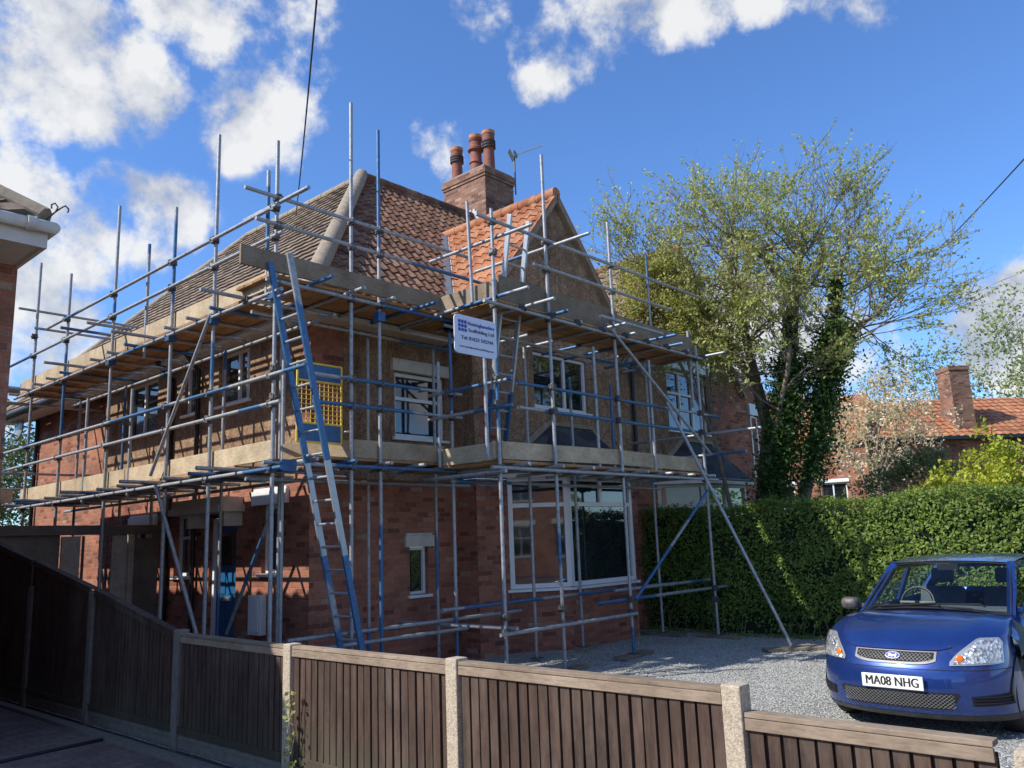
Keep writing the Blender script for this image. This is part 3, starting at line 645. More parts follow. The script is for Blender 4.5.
# aerial
ar = thing('television_aerial', 'thin silver television aerial on a mast beside the tall brick chimney', 'aerial', (14.55, 12.75, 9.9))
m = MB(); m.tube([(14.58, 12.75, 10.2), (14.62, 12.78, 11.25)], .018, 6); m.tube([(14.3, 12.75, 10.25), (14.5, 12.75, 10.25)], .015, 6); part(m, 'mast', M['coupler'], ar)
m = MB(); a0 = Vector((14.55, 12.82, 11.25)); a1 = Vector((15.25, 12.35, 11.62)); m.tube([a0, a1], .012, 6)
dd = (a1-a0).normalized(); sdv = dd.cross(Vector((0, 0, 1))).normalized(); uv = sdv.cross(dd)
for i in range(11):
    c = a0+dd*(.2+.075*i); m.tube([c-sdv*.07+uv*.03, c+sdv*.07-uv*.03], .006, 4); m.tube([c-uv*.05, c+uv*.05], .005, 4)
part(m, 'boom', M['alu'], ar)
m = MB(); m.beam(a0+uv*.0, a0+uv*.16+dd*.0, .20, .01, dd); m.beam(a0, a0-uv*.12, .20, .01, dd); m.beam(a0+dd*.12-uv*.08, a0+dd*.12+uv*.10, .12, .02, dd); part(m, 'reflector', M['coupler'], ar)
# satellite dish + wall lamp on the rear
sd = thing('satellite_dish', 'grey satellite dish on rear brick corner under scaffold deck', 'satellite dish', (6.85, 21.7, 4.9))
m = MB(); rows = []
for i in range(6):
    r = .30*i/5; rows.append([(6.72+.35*(r*r)-.1, 21.75+r*math.cos(t*math.pi/8), 5.0-.15+1.1*r*math.sin(t*math.pi/8)) for t in range(17)])
m.grid(rows); dob = part(m, 'dish', M['alu'], sd, smooth=True); s_ = dob.modifiers.new('s', 'SOLIDIFY'); s_.thickness = .01
m = MB(); m.tube([(6.66, 21.75, 4.85), (6.98, 21.75, 4.8)], .02, 6); m.tube([(6.65, 21.75, 4.6), (6.3, 21.8, 4.75)], .012, 6); m.box((6.25, 21.77, 4.72), (6.33, 21.83, 4.82)); part(m, 'bracket', M['coupler'], sd)
sd.location = (6.45, 20.75, 4.75)
sc_ = thing('security_camera', 'small dark security camera on an arm left of the satellite dish', 'camera', (6.9, 22.6, 5.4))
m = MB(); m.beam((6.6, 22.95, 5.45), (6.75, 22.75, 5.5), .12, .10); part(m, 'camera_body', M['black'], sc_)
m = MB(); m.tube([(6.7, 22.8, 5.42), (6.95, 22.2, 5.25), (6.99, 21.9, 5.3)], .02, 6); part(m, 'arm', M['coupler'], sc_)
sc_.location = (6.5, 21.6, 5.25)

# ------------------------------------------------------------------ NEIGHBOUR HALF (right)
nb = thing('adjoining_house', 'right half of the semi beyond the tall hedge, with slate bay roof and brick end', 'house', (13.45, 8.95, 0))
NX0, NX1, NRX = 13.46, 17.87, 15.62
m = MB(); wall(m, (NX0, YW+.0), ux, 19.3-NX0, 0, ZS); wall(m, (16.7, YW-.004), ux, 2.6, ZS, 5.2)
m.poly([(9.70+4.4, YW-.001, .0), (10.5+4.4, YB, .0), (10.5+4.4, YB, .93), (9.70+4.4, YW-.001, .93)]); m.poly([(14.9, YB, 0), (16.7, YB, 0), (16.7, YB, .93), (14.9, YB, .93)])
part(m, 'brick_wall', M['brick'], nb)
m = MB(); nw = [(14.78-NX0, 16.45-NX0, 3.84, 5.15)]
wall(m, (NX0, YW), ux, 16.7-NX0, ZS+.002, 5.2, nw); m.poly([(NX0, YW, 5.2), (NX1, YW, 5.2), (NRX, YW, 7.8)]); part(m, 'roughcast_wall', M['render'], nb)
window(nb, (NX0, YW), ux, 14.78-NX0, 16.45-NX0, 3.84, 5.15, cols=(.36, .66), transom=.62, frame=.06, lintel=(.1, .2, .1), lm='white')
bay_windows(nb, 4.4, 'curtain_b', 'curtain_y', 'cream'); bay_roof(nb, 4.4)
window(nb, (16.7, YW-.004), ux, 1.75, 2.1, 3.0, 4.45, cols=(), frame=.05, depth=.03, lintel=(.12, .25, .08), lm='white')
slope('front_roof_slope', (0, EY, EZ), (1, 0, 0), rise, vmax, lambda v: 13.45, lambda v: XE-v/sl, M['concrete_tile'], nb, seed=11, w=.3, g=.24)
WE2 = 13.13
slope('wing_roof_slope', (WE2, 0, WEZ), (0, 1, 0), Vector((1, 0, WP)), (NRX-WE2)*ws, lambda v: 8.87, lambda v: max(8.9, vy(WEZ+v*WP/ws)+.02), M['concrete_tile'], nb, seed=12, w=.3, g=.24)
m = MB(); m.poly([(2*NRX-WE2, 8.87, WEZ+.02), (2*NRX-WE2, 9.1, WEZ+.02), (NRX, vy(RZ), RZ+.02), (NRX, 8.87, RZ+.02)]); m.poly([(13.46, AY, AZ), (XE-4, AY, AZ), (XE-4, AY+4, EZ), (13.46, AY+4, EZ)]); m.poly([(XE, EY, EZ), (XE, 17, EZ), (XE-4, AY, AZ)]); part(m, 'rear_roof_slope', M['concrete_tile'], nb)
m = MB(); ridge(m, (14.3, AY, AZ+.03), (XE-4, AY, AZ+.03), .12); part(m, 'ridge_tile', M['pantile'], nb, smooth=True); m = MB(); ridge(m, (NRX, 8.86, RZ+.04), (NRX, vy(RZ), RZ+.04), .11); part(m, 'ridge_tile', M['pantile'], nb, smooth=True)
m = MB()
for sgn in (-1, 1):
    xe = NRX+sgn*2.49; m.beam((NRX, 8.90, RZ-.08), (xe, 8.90, WEZ-.08), .07, .15, (0, -1, 0))
part(m, 'verge_board', M['ridge'], nb)
m = MB(); wall(m, (19.3, YW), (0, 1), 7, 0, 5.0); part(m, 'side_wall', M['brick'], nb)

# ------------------------------------------------------------------ SCAFFOLDING
sca = thing('scaffolding', 'two-lift tube and board scaffolding wrapped round the front and side of the roughcast house', 'scaffolding', (5.05, 8.2, 0))
ctr = {}
def tb(name, p, q, mat='steel', r=.0242, label=None):
    p = Vector(p); q = Vector(q); m = MB(); m.tube([p, q], r, 12)
    # hollow looking ends
    o = part(m, name, M[mat], sca, smooth=True); ctr[name] = ctr.get(name, 0)+1
    if label: o['label'] = label
    return o
SX = 5.05; FY = 8.217; WY = 7.05
stand = []
for i, (y, z0, z1) in enumerate(((16.25, 0, 7.12), (14.7, 0, 6.52), (12.80, 0, 7.17), (10.83, 0, 6.53), (9.66, 0, 7.2), (8.217, 0, 6.57))):
    tb('upright_pole', (SX, y, z0+.05), (SX+.004, y, z1), 'steelb' if i % 3 == 1 else 'steel'); stand.append((SX, y))
tb('upright_pole', (SX+.05, 11.76, 4.5), (SX+.05, 11.76, 6.25)); tb('upright_pole', (SX+.05, 8.49, 4.72), (SX+.05, 8.49, 6.29))
tb('upright_pole', (SX+.05, 12.1, 2.5), (SX+.05, 12.1, 4.1)); tb('upright_pole', (SX+.05, 13.75, 2.5), (SX+.05, 13.75, 4.2), 'steelb')
for i, (y, z1) in enumerate(((16.4, 4.6), (14.4, 4.6), (13.2, 2.7), (11.0, 4.6), (9.5, 4.6))):
    tb('upright_pole', (5.95, y, .05), (5.95, y, z1), 'steelb' if i in (3,) else 'steel')
fr_ = [(6.14, 7.5), (6.59, 7.27), (7.85, 4.86)]
for i, (x, z1) in enumerate(fr_): tb('upright_pole', (x, FY, .05), (x, FY, z1), 'steelb' if i else 'steel')
for i, (x, z1) in enumerate(((5.75, 4.6), (7.1, 4.6), (8.35, 4.65))): tb('upright_pole', (x, 9.12, .05), (x, 9.12, z1))
tb('upright_pole', (7.55, 8.15, 2.7), (7.55, 8.15, 4.15), 'steelb')
wg = [(7.55, 6.05), (8.655, 7.19), (10.225, 6.58), (12.69, 4.95)]
for i, (x, z1) in enumerate(wg): tb('upright_pole', (x, WY, .05), (x, WY, z1), 'steelb' if i == 0 else 'steel')
tb('upright_pole', (9.25, 8.05, .05), (9.25, 8.05, 4.6)); tb('upright_pole', (10.53, 8.2, .05), (10.53, 8.2, 4.3), 'steelb'); tb('upright_pole', (11.6, 8.15, 2.6), (11.6, 8.15, 4.3), 'steelb'); tb('upright_pole', (12.67, 8.1, .05), (12.67, 8.1, 4.8))
tb('upright_pole', (7.45, 7.35, 4.8), (7.40, 7.35, 6.2), 'steelb'); tb('upright_pole', (13.05, 8.15, 5.4), (13.05, 8.15, 7.0)); tb('upright_pole', (12.9, 7.3, 3.9), (12.9, 7.3, 5.3), 'steelb'); tb('upright_pole', (9.75, 7.12, 2.7), (9.75, 7.12, 4.5)); tb('upright_pole', (11.25, 7.12, 2.7), (11.25, 7.12, 4.5), 'steelb'); tb('upright_pole', (7.28, 7.0, 2.7), (7.28, 7.0, 4.3))
# ledgers along the side
def side_l(name, z, y0, y1, x=SX-.05, mat='steel'): tb(name, (x, y0, z), (x, y1, z), mat)
side_l('ledger_pole', 2.59, 7.95, 16.9); side_l('ledger_pole', 4.64, 8.0, 17.0); side_l('ledger_pole', .62, 8.0, 14.5)
side_l('guard_rail', 3.33, 8.0, 17.3); side_l('guard_rail', 3.66, 7.5, 17.6); side_l('guard_rail', 5.33, 8.0, 17.6); side_l('guard_rail', 5.70, 8.1, 15.5); tb('guard_rail', (SX-.03, 8.9, 5.74), (SX, 7.55, 5.75))
side_l('ledger_pole', 2.56, 8.4, 17.0, 6.0); side_l('ledger_pole', 4.60, 8.4, 17.0, 6.02)
# ledgers along the front
def fr_l(name, z, x0, x1, y=FY-.05, mat='steel'): tb(name, (x0, y, z), (x1, y, z), mat)
fr_l('ledger_pole', 2.66, 4.9, 8.0, mat='steelb'); fr_l('ledger_pole', 4.78, 4.9, 8.05, mat='steelb'); fr_l('ledger_pole', 2.55, 5.2, 9.0, 9.05); fr_l('ledger_pole', 4.62, 5.2, 9.0, 9.0)
fr_l('guard_rail', 3.41, 5.55, 8.0, mat='steelb'); fr_l('guard_rail', 3.74, 5.55, 8.0, mat='steelb'); fr_l('guard_rail', 5.48, 4.75, 8.5); fr_l('guard_rail', 5.82, 4.6, 8.2)
fr_l('ledger_pole', .58, 4.8, 8.0, mat='steelb'); fr_l('ledger_pole', .70, 5.3, 9.2, FY+.05)
fr_l('guard_rail', 3.42, 8.0, 13.2, WY+.05, 'steelb'); fr_l('guard_rail', 3.75, 8.0, 13.4, WY+.05, 'steelb'); fr_l('guard_rail', 5.44, 8.3, 11.9, WY-.05); fr_l('guard_rail', 5.86, 7.2, 12.9, WY-.05)
fr_l('ledger_pole', 2.60, 7.35, 13.0, WY-.05); fr_l('ledger_pole', 4.72, 7.3, 12.9, WY-.05); fr_l('ledger_pole', 4.66, 7.6, 12.9, 8.05); fr_l('ledger_pole', .60, 7.4, 10.3, WY-.05); fr_l('ledger_pole', .80, 9.5, 15.1, WY+.05, 'steelb'); fr_l('ledger_pole', .86, 7.4, 13.0, 8.0, 'steelb'); fr_l('ledger_pole', .92, 10.2, 13.0, WY+.25)
fr_l('ledger_pole', 2.52, 7.7, 12.9, 8.1); fr_l('guard_rail', 4.9, 9.6, 11.3, WY-.2)
# returns at the wing
def ret(name, x, z, y0, y1, mat='steel'): tb(name, (x, y0, z), (x, y1, z), mat)
ret('guard_rail', 7.5, 3.36, 6.75, 8.3, 'steelb'); ret('guard_rail', 7.5, 3.69, 6.75, 8.3, 'steelb'); ret('guard_rail', 7.62, 5.66, 6.4, 8.35); ret('ledger_pole', 7.6, 4.84, 6.5, 9.0); ret('ledger_pole', 7.5, 2.55, 6.9, 8.4); ret('ledger_pole', 7.6, .66, 6.9, 9.1, 'steelb'); ret('guard_rail', 8.70, 5.79, 6.3, 8.5)
ret('guard_rail', 12.75, 3.38, 6.0, 8.6); ret('guard_rail', 12.75, 3.02, 6.3, 8.6)
# transoms
for i in range(14):
    y = 8.75+i*.62; tb('transom', (4.84 if i % 4 else 4.4, y, 4.69), (6.22, y, 4.69), 'steelb' if i % 4 == 1 else 'steel')
for i in range(12):
    y = 8.9+i*.68; tb('transom', (4.75 if i % 3 else 4.5, y, 2.64), (6.2, y, 2.64), 'steelb' if i % 4 == 2 else 'steel')
for i in range(5):
    x = 5.5+i*.55; tb('transom', (x, 7.72+.1*(i % 3), 4.83), (x, 9.2, 4.83), 'steelb' if i % 3 == 0 else 'steel'); tb('transom', (x, 8.0, 2.71), (x, 9.2, 2.71))
for i in range(9):
    x = 8.05+i*.6; tb('transom', (x, 6.45+.12*((i*2) % 5), 4.77), (x, 8.7, 4.77), 'steelb' if i % 2 else 'steel')
for i in range(8): tb('transom', (7.9+i*.68, 6.85, 2.65), (7.9+i*.68, 8.3, 2.65))
for y in (16.9, 17.6): tb('transom', (4.6, y, 4.55+.1*(y > 17)), (7.1, y, 4.55+.1*(y > 17)))
tb('transom', (4.75, 16.3, 6.2), (7.0, 16.3, 6.2)); tb('transom', (5.0, 16.2, 5.85), (7.2, 16.2, 5.85)); tb('transom', (4.5, 16.9, 3.25), (7.0, 16.9, 3.25)); tb('transom', (4.4, 16.8, 2.95), (7.0, 16.8, 2.95))
tb('transom', (4.55, 12.5, 5.1), (5.2, 12.5, 5.1)); tb('transom', (4.5, 13.4, 5.2), (5.3, 13.4, 5.2))
# braces
tb('brace', (4.98, 9.61, 4.67), (4.98, 11.12, 2.75)); tb('brace', (4.98, 10.95, 2.6), (4.98, 9.6, .6)); tb('brace', (5.95, 9.6, 2.3), (5.95, 10.75, .6), 'steelb')
tb('brace', (9.93, 6.97, 4.86), (12.76, 6.97, 3.05)); tb('brace', (11.45, 6.95, 3.8), (11.80, 5.40, .07)); tb('brace', (10.25, 6.98, .80), (12.62, 6.98, 2.42), 'steelb')
# boards
def brd(name, a, b, mat): box(name, a, b, M[mat], sca, bevel=.004)
rb = random.Random(5)
def deck(x0, x1, y0, y1, z, along, nacross, mat='boardu'):
    if along == 'y':
        w = (x1-x0)/nacross; n = max(1, round((y1-y0)/3.9)); l = (y1-y0)/n
        for i in range(nacross):
            for j in range(n): zz = z+rb.uniform(0, .006); brd('scaffold_board', (x0+i*w+.006, y0+j*l+.01, zz), (x0+(i+1)*w-.006, y0+(j+1)*l-.01, zz+.038), mat)
    else:
        w = (y1-y0)/nacross; n = max(1, round((x1-x0)/3.9)); l = (x1-x0)/n
        for i in range(nacross):
            for j in range(n): zz = z+rb.uniform(0, .006); brd('scaffold_board', (x0+j*l+.01, y0+i*w+.006, zz), (x0+(j+1)*l-.01, y0+(i+1)*w-.006, zz+.038), mat)
deck(5.08, 5.74, 9.1, 17.0, 4.72, 'y', 3); deck(5.08, 5.96, 9.1, 16.6, 2.67, 'y', 4)
deck(5.0, 8.0, 8.25, 9.05, 4.86, 'x', 4); deck(5.6, 8.0, 8.25, 9.1, 2.74, 'x', 4)
deck(7.65, 12.9, 7.10, 7.98, 4.80, 'x', 4); deck(7.65, 12.9, 7.10, 8.0, 2.68, 'x', 4); deck(7.68, 8.8, 8.0, 8.9, 4.80, 'y', 5); deck(7.6, 8.7, 8.02, 8.9, 2.68, 'y', 5)
def toe(a, b, mat='board', h=.225):
    m = MB(); a = Vector(a); b = Vector(b); m.beam(a+Vector((0, 0, h/2)), b+Vector((0, 0, h/2)), .038, h); part(m, 'toe_board', M[mat], sca, bevel=.004)
toe((SX+.06, 8.35, 4.76), (SX+.06, 12.4, 4.765)); toe((SX+.06, 12.42, 4.76), (SX+.06, 17.0, 4.755))
toe((SX+.06, 8.3, 2.71), (SX+.06, 12.2, 2.71)); toe((SX+.06, 12.22, 2.71), (SX+.06, 16.6, 2.71))
toe((4.58, FY-.02, 4.90), (7.98, FY-.02, 4.90), 'boardd', .235)
toe((6.2, FY+.05, 2.78), (7.72, FY+.05, 2.78)); toe((5.75, FY+.9, 2.78), (6.2, FY+.05, 2.78))
toe((7.62, 8.2, 2.72), (7.62, 7.05, 2.72)); toe((7.50, WY+.06, 2.72), (10.35, WY+.06, 2.76)); toe((10.2, WY+.1, 2.76), (12.75, WY+.1, 2.74))
toe((7.66, 8.2, 4.84), (7.66, 7.1, 4.84), 'boardd', .26); toe((7.70, WY+.07, 4.84), (10.3, WY+.07, 4.84), 'boardd', .34); toe((10.3, WY+.08, 4.82), (12.7, WY+.08, 4.80), 'boardd', .30)
toe((5.1, 17.05, 4.72), (7.0, 17.05, 4.72), 'boardd'); toe((4.9, 17.35, 4.80), (6.3, 17.35, 4.80), 'sole', .14); toe((3.9, 16.7, 2.70), (5.0, 16.7, 2.70), 'board')
toe((3.3, 16.9, 2.62), (4.9, 16.75, 2.62), 'sole', .1)
# couplers
cm = MB(); cm.box((-.05, -.035, -.045), (.05, .035, .045)); cm.tube([(-.065, .02, 0), (.065, .02, 0)], .012, 6); cm.box((-.035, -.06, -.03), (.035, .05, .03)); cm.tube([(0, -.075, .03), (0, .06, .03)], .01, 6)
proto = None; n_c = 0
def coup(x, y, z, rz=0, blue=False):
    global proto, n_c
    if n_c >= 98: return
    n_c += 1
    if proto is None:
        proto = cm.build('coupler', M['coupler'], None, bevel=.004); o = proto
    else:
        o = proto.copy(); C.objects.link(o)
    o.parent = sca; o.location = (x-5.05, y-8.2, z); o.rotation_euler = (rb.uniform(-.2, .2), rb.uniform(-.2, .2), rz+rb.uniform(-.3, .3))
for x, y in stand:
    for z in (2.59, 3.33, 3.66, 4.64, 5.33, 5.70): coup(x-.02, y, z, 0)
for x, z1 in fr_+[(5.05, 6)]:
    for z in (2.66, 3.41, 3.74, 4.78, 5.48, 5.82):
        if z < z1: coup(x, FY-.02, z, 1.57)
for x, z1 in wg:
    for z in (.62, .8, 2.60, 3.42, 3.75, 4.72, 5.44, 5.86):
        if z < z1: coup(x, WY-.0, z, 1.57)
for i in range(0, 9): coup(8.05+i*.6, WY-.05, 4.76)
for i in range(0, 12, 2): coup(SX-.05, 8.75+i*.62, 4.67)
for x, y in ((5.05, 8.217), (5.05, 10.83), (5.05, 9.66), (5.05, 12.8), (6.59, FY), (7.85, FY), (7.85, FY)):
    z = 4.62 if (x, y) != (7.85, FY) else 4.7
    m = MB(); m.box((x-.07, y-.07, z-.06), (x+.05, y+.05, z+.07)); part(m, 'fixing_clip', M['bluesteel'], sca, bevel=.01)
for x, y in ((5.15, 8.2), (7.93, 8.15)):
    m = MB(); m.box((x-.04, y-.08, 2.56), (x+.16, y+.04, 2.70)); part(m, 'fixing_clip', M['bluesteel'], sca, bevel=.01)
# base plates and sole boards
for x, y in [(SX, q) for q in (14.7, 12.8, 10.83, 9.66, 8.217)]+[(x, FY) for x, _ in fr_]+[(x, WY) for x, _ in wg]+[(10.53, 8.2), (12.67, 8.1), (9.25, 8.05)]:
    m = MB(); m.box((x-.075, y-.075, .045), (x+.075, y+.075, .053)); part(m, 'base_plate', M['coupler'], sca)
for i, (x, y, a) in enumerate(((10.225, WY, .1), (12.69, WY, 1.35), (12.67, 8.1, 1.5), (10.55, 8.2, .35), (11.80, 5.38, -.75), (8.655, WY, .1), (7.55, WY, .2))):
    m = MB(); d = Vector((math.cos(a), math.sin(a), 0))*.42; m.beam(Vector((x, y, .026))-d, Vector((x, y, .026))+d, .225, .038); part(m, 'sole_board', M['sole'], sca, bevel=.004)
# ------------------------------------------------------------------ ladders
def ladder(name, label, p0, p1, wv, width, mats, n, pitch0=.25):
    t = thing(name, label, 'ladder', tuple(p0))
    p0 = Vector(p0); p1 = Vector(p1); wv = Vector(wv).normalized(); d = (p1-p0).normalized(); Ln = (p1-p0).length
    for k, s in enumerate((0, 1)):
        o_ = wv*width*s; q = p0+o_
        cuts = [0, .30, .52, 1.0]
        for c in range(3):
            m = MB(); m.beam(q+d*Ln*cuts[c], q+d*Ln*cuts[c+1], .034, .075, wv.cross(d)); part(m, 'stile', mats[c], t, bevel=.003)
        m = MB(); m.beam(q-d*.04, q+d*.03, .045, .085, wv.cross(d)); part(m, 'rubber_foot', M['bluesteel'], t, bevel=.004)
    for i in range(n):
        c = p0+d*(pitch0+i*(Ln-.4)/n); m = MB(); m.tube([c, c+wv*width], .016, 8); part(m, 'rung', M['alu'], t, smooth=True)
    return t
M['bluealu'] = steel_mat('blue_scuffed_aluminium', .36)
ladder('access_ladder', 'long blue banded aluminium ladder leaning across the corner up to the top deck', (6.02, 7.74, .16), (4.93, 7.74, 4.98), (0, 1, 0), .40, [M['bluealu'], M['alu'], M['bluealu']], 17)
ladder('access_ladder', 'shorter pale ladder from the lower deck past the roof edge beside the gable', (8.15, 7.9, 2.75), (7.98, 7.10, 6.1), (1, 0, 0), .38, [M['bluesteel'], M['alu'], M['alu']], 12)
# ------------------------------------------------------------------ ladder gate
gt = thing('safety_gate', 'yellow framed safety gate with blue panels and wire mesh behind the long ladder', 'gate', (5.46, 8.38, 2.9))
m = MB()
for p, q in (((5.47, 2.95), (5.47, 3.92)), ((6.11, 2.95), (6.11, 3.92)), ((5.47, 3.92), (6.11, 3.92)), ((5.47, 2.95), (6.11, 2.95)), ((5.47, 3.18), (6.11, 3.18)), ((5.47, 3.70), (6.11, 3.70))):
    m.tube([(p[0], 8.38, p[1]), (q[0], 8.38, q[1])], .014, 8)
part(m, 'frame', M['yellow'], gt, smooth=True)
m = MB()
for i in range(1, 10): m.tube([(5.47+.064*i, 8.38, 3.18), (5.47+.064*i, 8.38, 3.70)], .0055, 5)
for i in range(1, 9): m.tube([(5.47, 8.38, 3.18+.058*i), (6.11, 8.38, 3.18+.058*i)], .0055, 5)
part(m, 'wire_mesh', M['mesh'], gt)
for z0, z1 in ((2.965, 3.168), (3.712, 3.906)): m = MB(); m.box((5.485, 8.376, z0), (6.095, 8.384, z1)); part(m, 'infill_panel', M['bluesteel'], gt)
m = MB(); m.tube([(6.11, 8.38, 3.8), (6.14, 8.3, 3.8), (6.14, 8.22, 3.8)], .012, 6); part(m, 'hinge', M['alu'], gt); m = MB(); m.tube([(6.11, 8.38, 3.1), (6.14, 8.3, 3.1), (6.14, 8.22, 3.1)], .012, 6); part(m, 'hinge', M['alu'], gt)
# ------------------------------------------------------------------ sign
sg = thing('scaffolder_sign', 'white scaffolding company sign board with blue squares tied below the top deck', 'sign', (6.72, 6.98, 3.96))
def rounded(x0, x1, z0, z1, r, y0, y1):
    m = MB(); pts = []
    for cx_, cz_, a0_ in ((x1-r, z1-r, 0), (x0+r, z1-r, 90), (x0+r, z0+r, 180), (x1-r, z0+r, 270)):
        for k in range(5): t = R(a0_+k*22.5); pts.append((cx_+r*math.cos(t), cz_+r*math.sin(t)))
    a = len(pts); m.v += [(p[0], y0, p[1]) for p in pts]+[(p[0], y1, p[1]) for p in pts]
    m.f.append(tuple(range(a))); m.f.append(tuple(range(2*a-1, a-1, -1))); m.mi += [0, 0]
    for i in range(a): m.f.append((i, i+a, (i+1) % a+a, (i+1) % a)); m.mi.append(0)
    return m
part(rounded(6.72, 7.46, 3.955, 4.44, .06, 6.95, 6.962), 'board', M['signw'], sg)
m = MB()
for i in range(3):
    for j in range(3): m.box((6.785+i*.052, 6.946, 4.375-j*.052), (6.785+i*.052+.040, 6.9495, 4.375-j*.052-.040))
part(m, 'logo', M['blueink'], sg)
TX = lambda x, z: Matrix.Translation((x-6.72, -.0335, z-3.96)) @ Matrix.Rotation(R(90), 4, 'X')
text('lettering', 'Nottinghamshire', .062, M['blueink'], sg, TX(7.185, 4.345), width=.47, dup=.0015)
text('lettering', 'Scaffolding Ltd', .062, M['darkink'], sg, TX(7.185, 4.262), width=.45, dup=.0015)
text('lettering', 'Tel: 01623 542744', .066, M['darkink'], sg, TX(7.11, 4.155), width=.56, dup=.0015)
text('lettering', 'www.nottinghamshirescaffolding.co.uk', .036, M['darkink'], sg, TX(7.10, 4.045), width=.60)
# ------------------------------------------------------------------ FENCE
FXX = 3.70
fn = thing('garden_fence', 'dark brown board fence with concrete posts and pale cap rails along the gravel drive', 'fence', (FXX, .9, 0))
posts = [(.86, 1.0), (1.99, 1.0), (3.88, 1.0), (5.69, .99), (7.48, 1.02), (9.45, 1.33), (11.3, 1.37), (13.1, 1.40), (15, 1.4)]
for i, (y, h) in enumerate(posts):
    if i == 0: continue
    m = MB(); m.box((FXX-.055, y-.05, -.1), (FXX+.05, y+.05, h)); part(m, 'post', M['concrete'] if i < 4 else M['gravelboard'], fn, bevel=.008)
tops = {0: (.885, .885), 1: (.985, .985), 2: (.98, .98), 3: (.975, .99), 4: (1.0, 1.36), 5: (1.375, 1.68), 6: (1.69, 1.98), 7: (1.98, 1.98)}
for i in range(8):
    y0, y1 = posts[i][0]+.055, posts[i+1][0]-.055; t0, t1 = tops[i]; lo = .14
    top = lambda y: t0+(t1-t0)*(y-y0)/(y1-y0)
    m = MB(); m.box((FXX-.02, y0-.04, -.08), (FXX+.02, y1+.04, lo)); m.box((FXX-.03, y0, lo-.05), (FXX-.021, y1, lo-.01)); part(m, 'gravel_board', M['gravelboard'], fn, bevel=.005)
    nb_ = max(4, round((y1-y0)/.078)); w = (y1-y0)/nb_; m = MB(); fr2 = random.Random(i)
    for k in range(nb_):
        a = y0+k*w; dx = fr2.uniform(-.004, .003); zt = top(a+w/2)-.055-fr2.uniform(0, .006); zl = lo+.06
        x0 = FXX-.018+dx
        i0 = len(m.v)
        wd = w*fr2.uniform(.74, .86)
        for z, in ((zl,), (zt,)):
            m.v += [(x0-.010, a, z), (x0-.010, a+wd, z), (x0+.012, a+wd, z), (x0+.012, a, z)]
        for f in ((0, 3, 2, 1), (4, 5, 6, 7), (0, 1, 5, 4), (1, 2, 6, 5), (2, 3, 7, 6), (3, 0, 4, 7)): m.f.append(tuple(i0+q for q in f)); m.mi.append(0)
    m.poly([(FXX-.004, y1, lo), (FXX-.004, y0, lo), (FXX-.004, y0, top(y0)-.05), (FXX-.004, y1, top(y1)-.05)])
    m.poly([(FXX+.02, y0, lo), (FXX+.02, y1, lo), (FXX+.02, y1, top(y1)-.05), (FXX+.02, y0, top(y0)-.05)])
    pn = part(m, 'panel', M['fence'], fn)
    m = MB(); m.beam((FXX-.0, y0, top(y0)-.012), (FXX, y1, top(y1)-.012), .085, .022); cr = part(m, 'cap_rail', M['cap'] if i < 4 else M['fence'], pn, bevel=.003); m = MB(); m.beam((FXX-.034, y0, top(y0)-.052), (FXX-.034, y1, top(y1)-.052), .02, .052); part(m, 'counter_rail', M['cap'] if i < 4 else M['fence'], pn, bevel=.003)
    m = MB(); m.beam((FXX-.034, y0, lo+.03), (FXX-.034, y1, lo+.03), .02, .06); part(m, 'bottom_rail', M['fence'], pn, bevel=.003)
pier = thing('brick_pier', 'low red brick gate pier with sandy coping stone at the near fence end', 'pier', (3.75, .6, 0))
box('shaft', (3.58, .38, -.1), (3.94, .80, .80), M['brickup'], pier); box('coping', (3.55, .35, .80), (3.97, .83, .885), M['concrete'], pier, bevel=.015)
# weed
def leafball(mb, pts, n, size, spread, rnd, flat=0, jitter=.5):
    for c in pts:
        c = Vector(c)
        for _ in range(n):
            d = Vector((rnd.gauss(0, 1), rnd.gauss(0, 1), rnd.gauss(0, 1)))*spread*.6; p = c+d
            leaf(mb, p, size*rnd.uniform(.6, 1.3), rnd)
def leaf(mb, p, s, rnd, nrm=None):
    n = nrm if nrm is not None else Vector((rnd.gauss(0, 1), rnd.gauss(0, 1), rnd.gauss(.3, 1)))
    if n.length < 1e-3: n = Vector((0, 0, 1))
    n.normalize(); a = n.orthogonal().normalized(); t = rnd.uniform(0, 6.28); b = n.cross(a); a2 = a*math.cos(t)+b*math.sin(t); b2 = n.cross(a2)
    mb.poly([p-a2*s*.5, p+b2*s*.26-a2*s*.05, p+a2*s*.5, p-b2*s*.26-a2*s*.05])
wd = thing('ivy_plant', 'thin climbing weed with small green leaves against the concrete fence post', 'plant', (FXX-.07, 5.6, 0))
rw = random.Random(9); m = MB(); pts = []; p = Vector((FXX-.07, 5.56, 0))
while p.z < .70: pts.append(p.copy()); p = p+Vector((rw.uniform(-.01, .01), rw.uniform(-.02, .02), .04))
m.tube(pts, .004, 5); part(m, 'stem', M['bark'], wd)
m = MB()
for q in pts:
    for _ in range(5 if q.z < .3 else 3): leaf(m, q+Vector((-.02+rw.uniform(-.03, .01), rw.uniform(-.06, .06), rw.uniform(-.02, .02))), rw.uniform(.03, .06), rw)
part(m, 'leaves', M['leafspring'], wd)
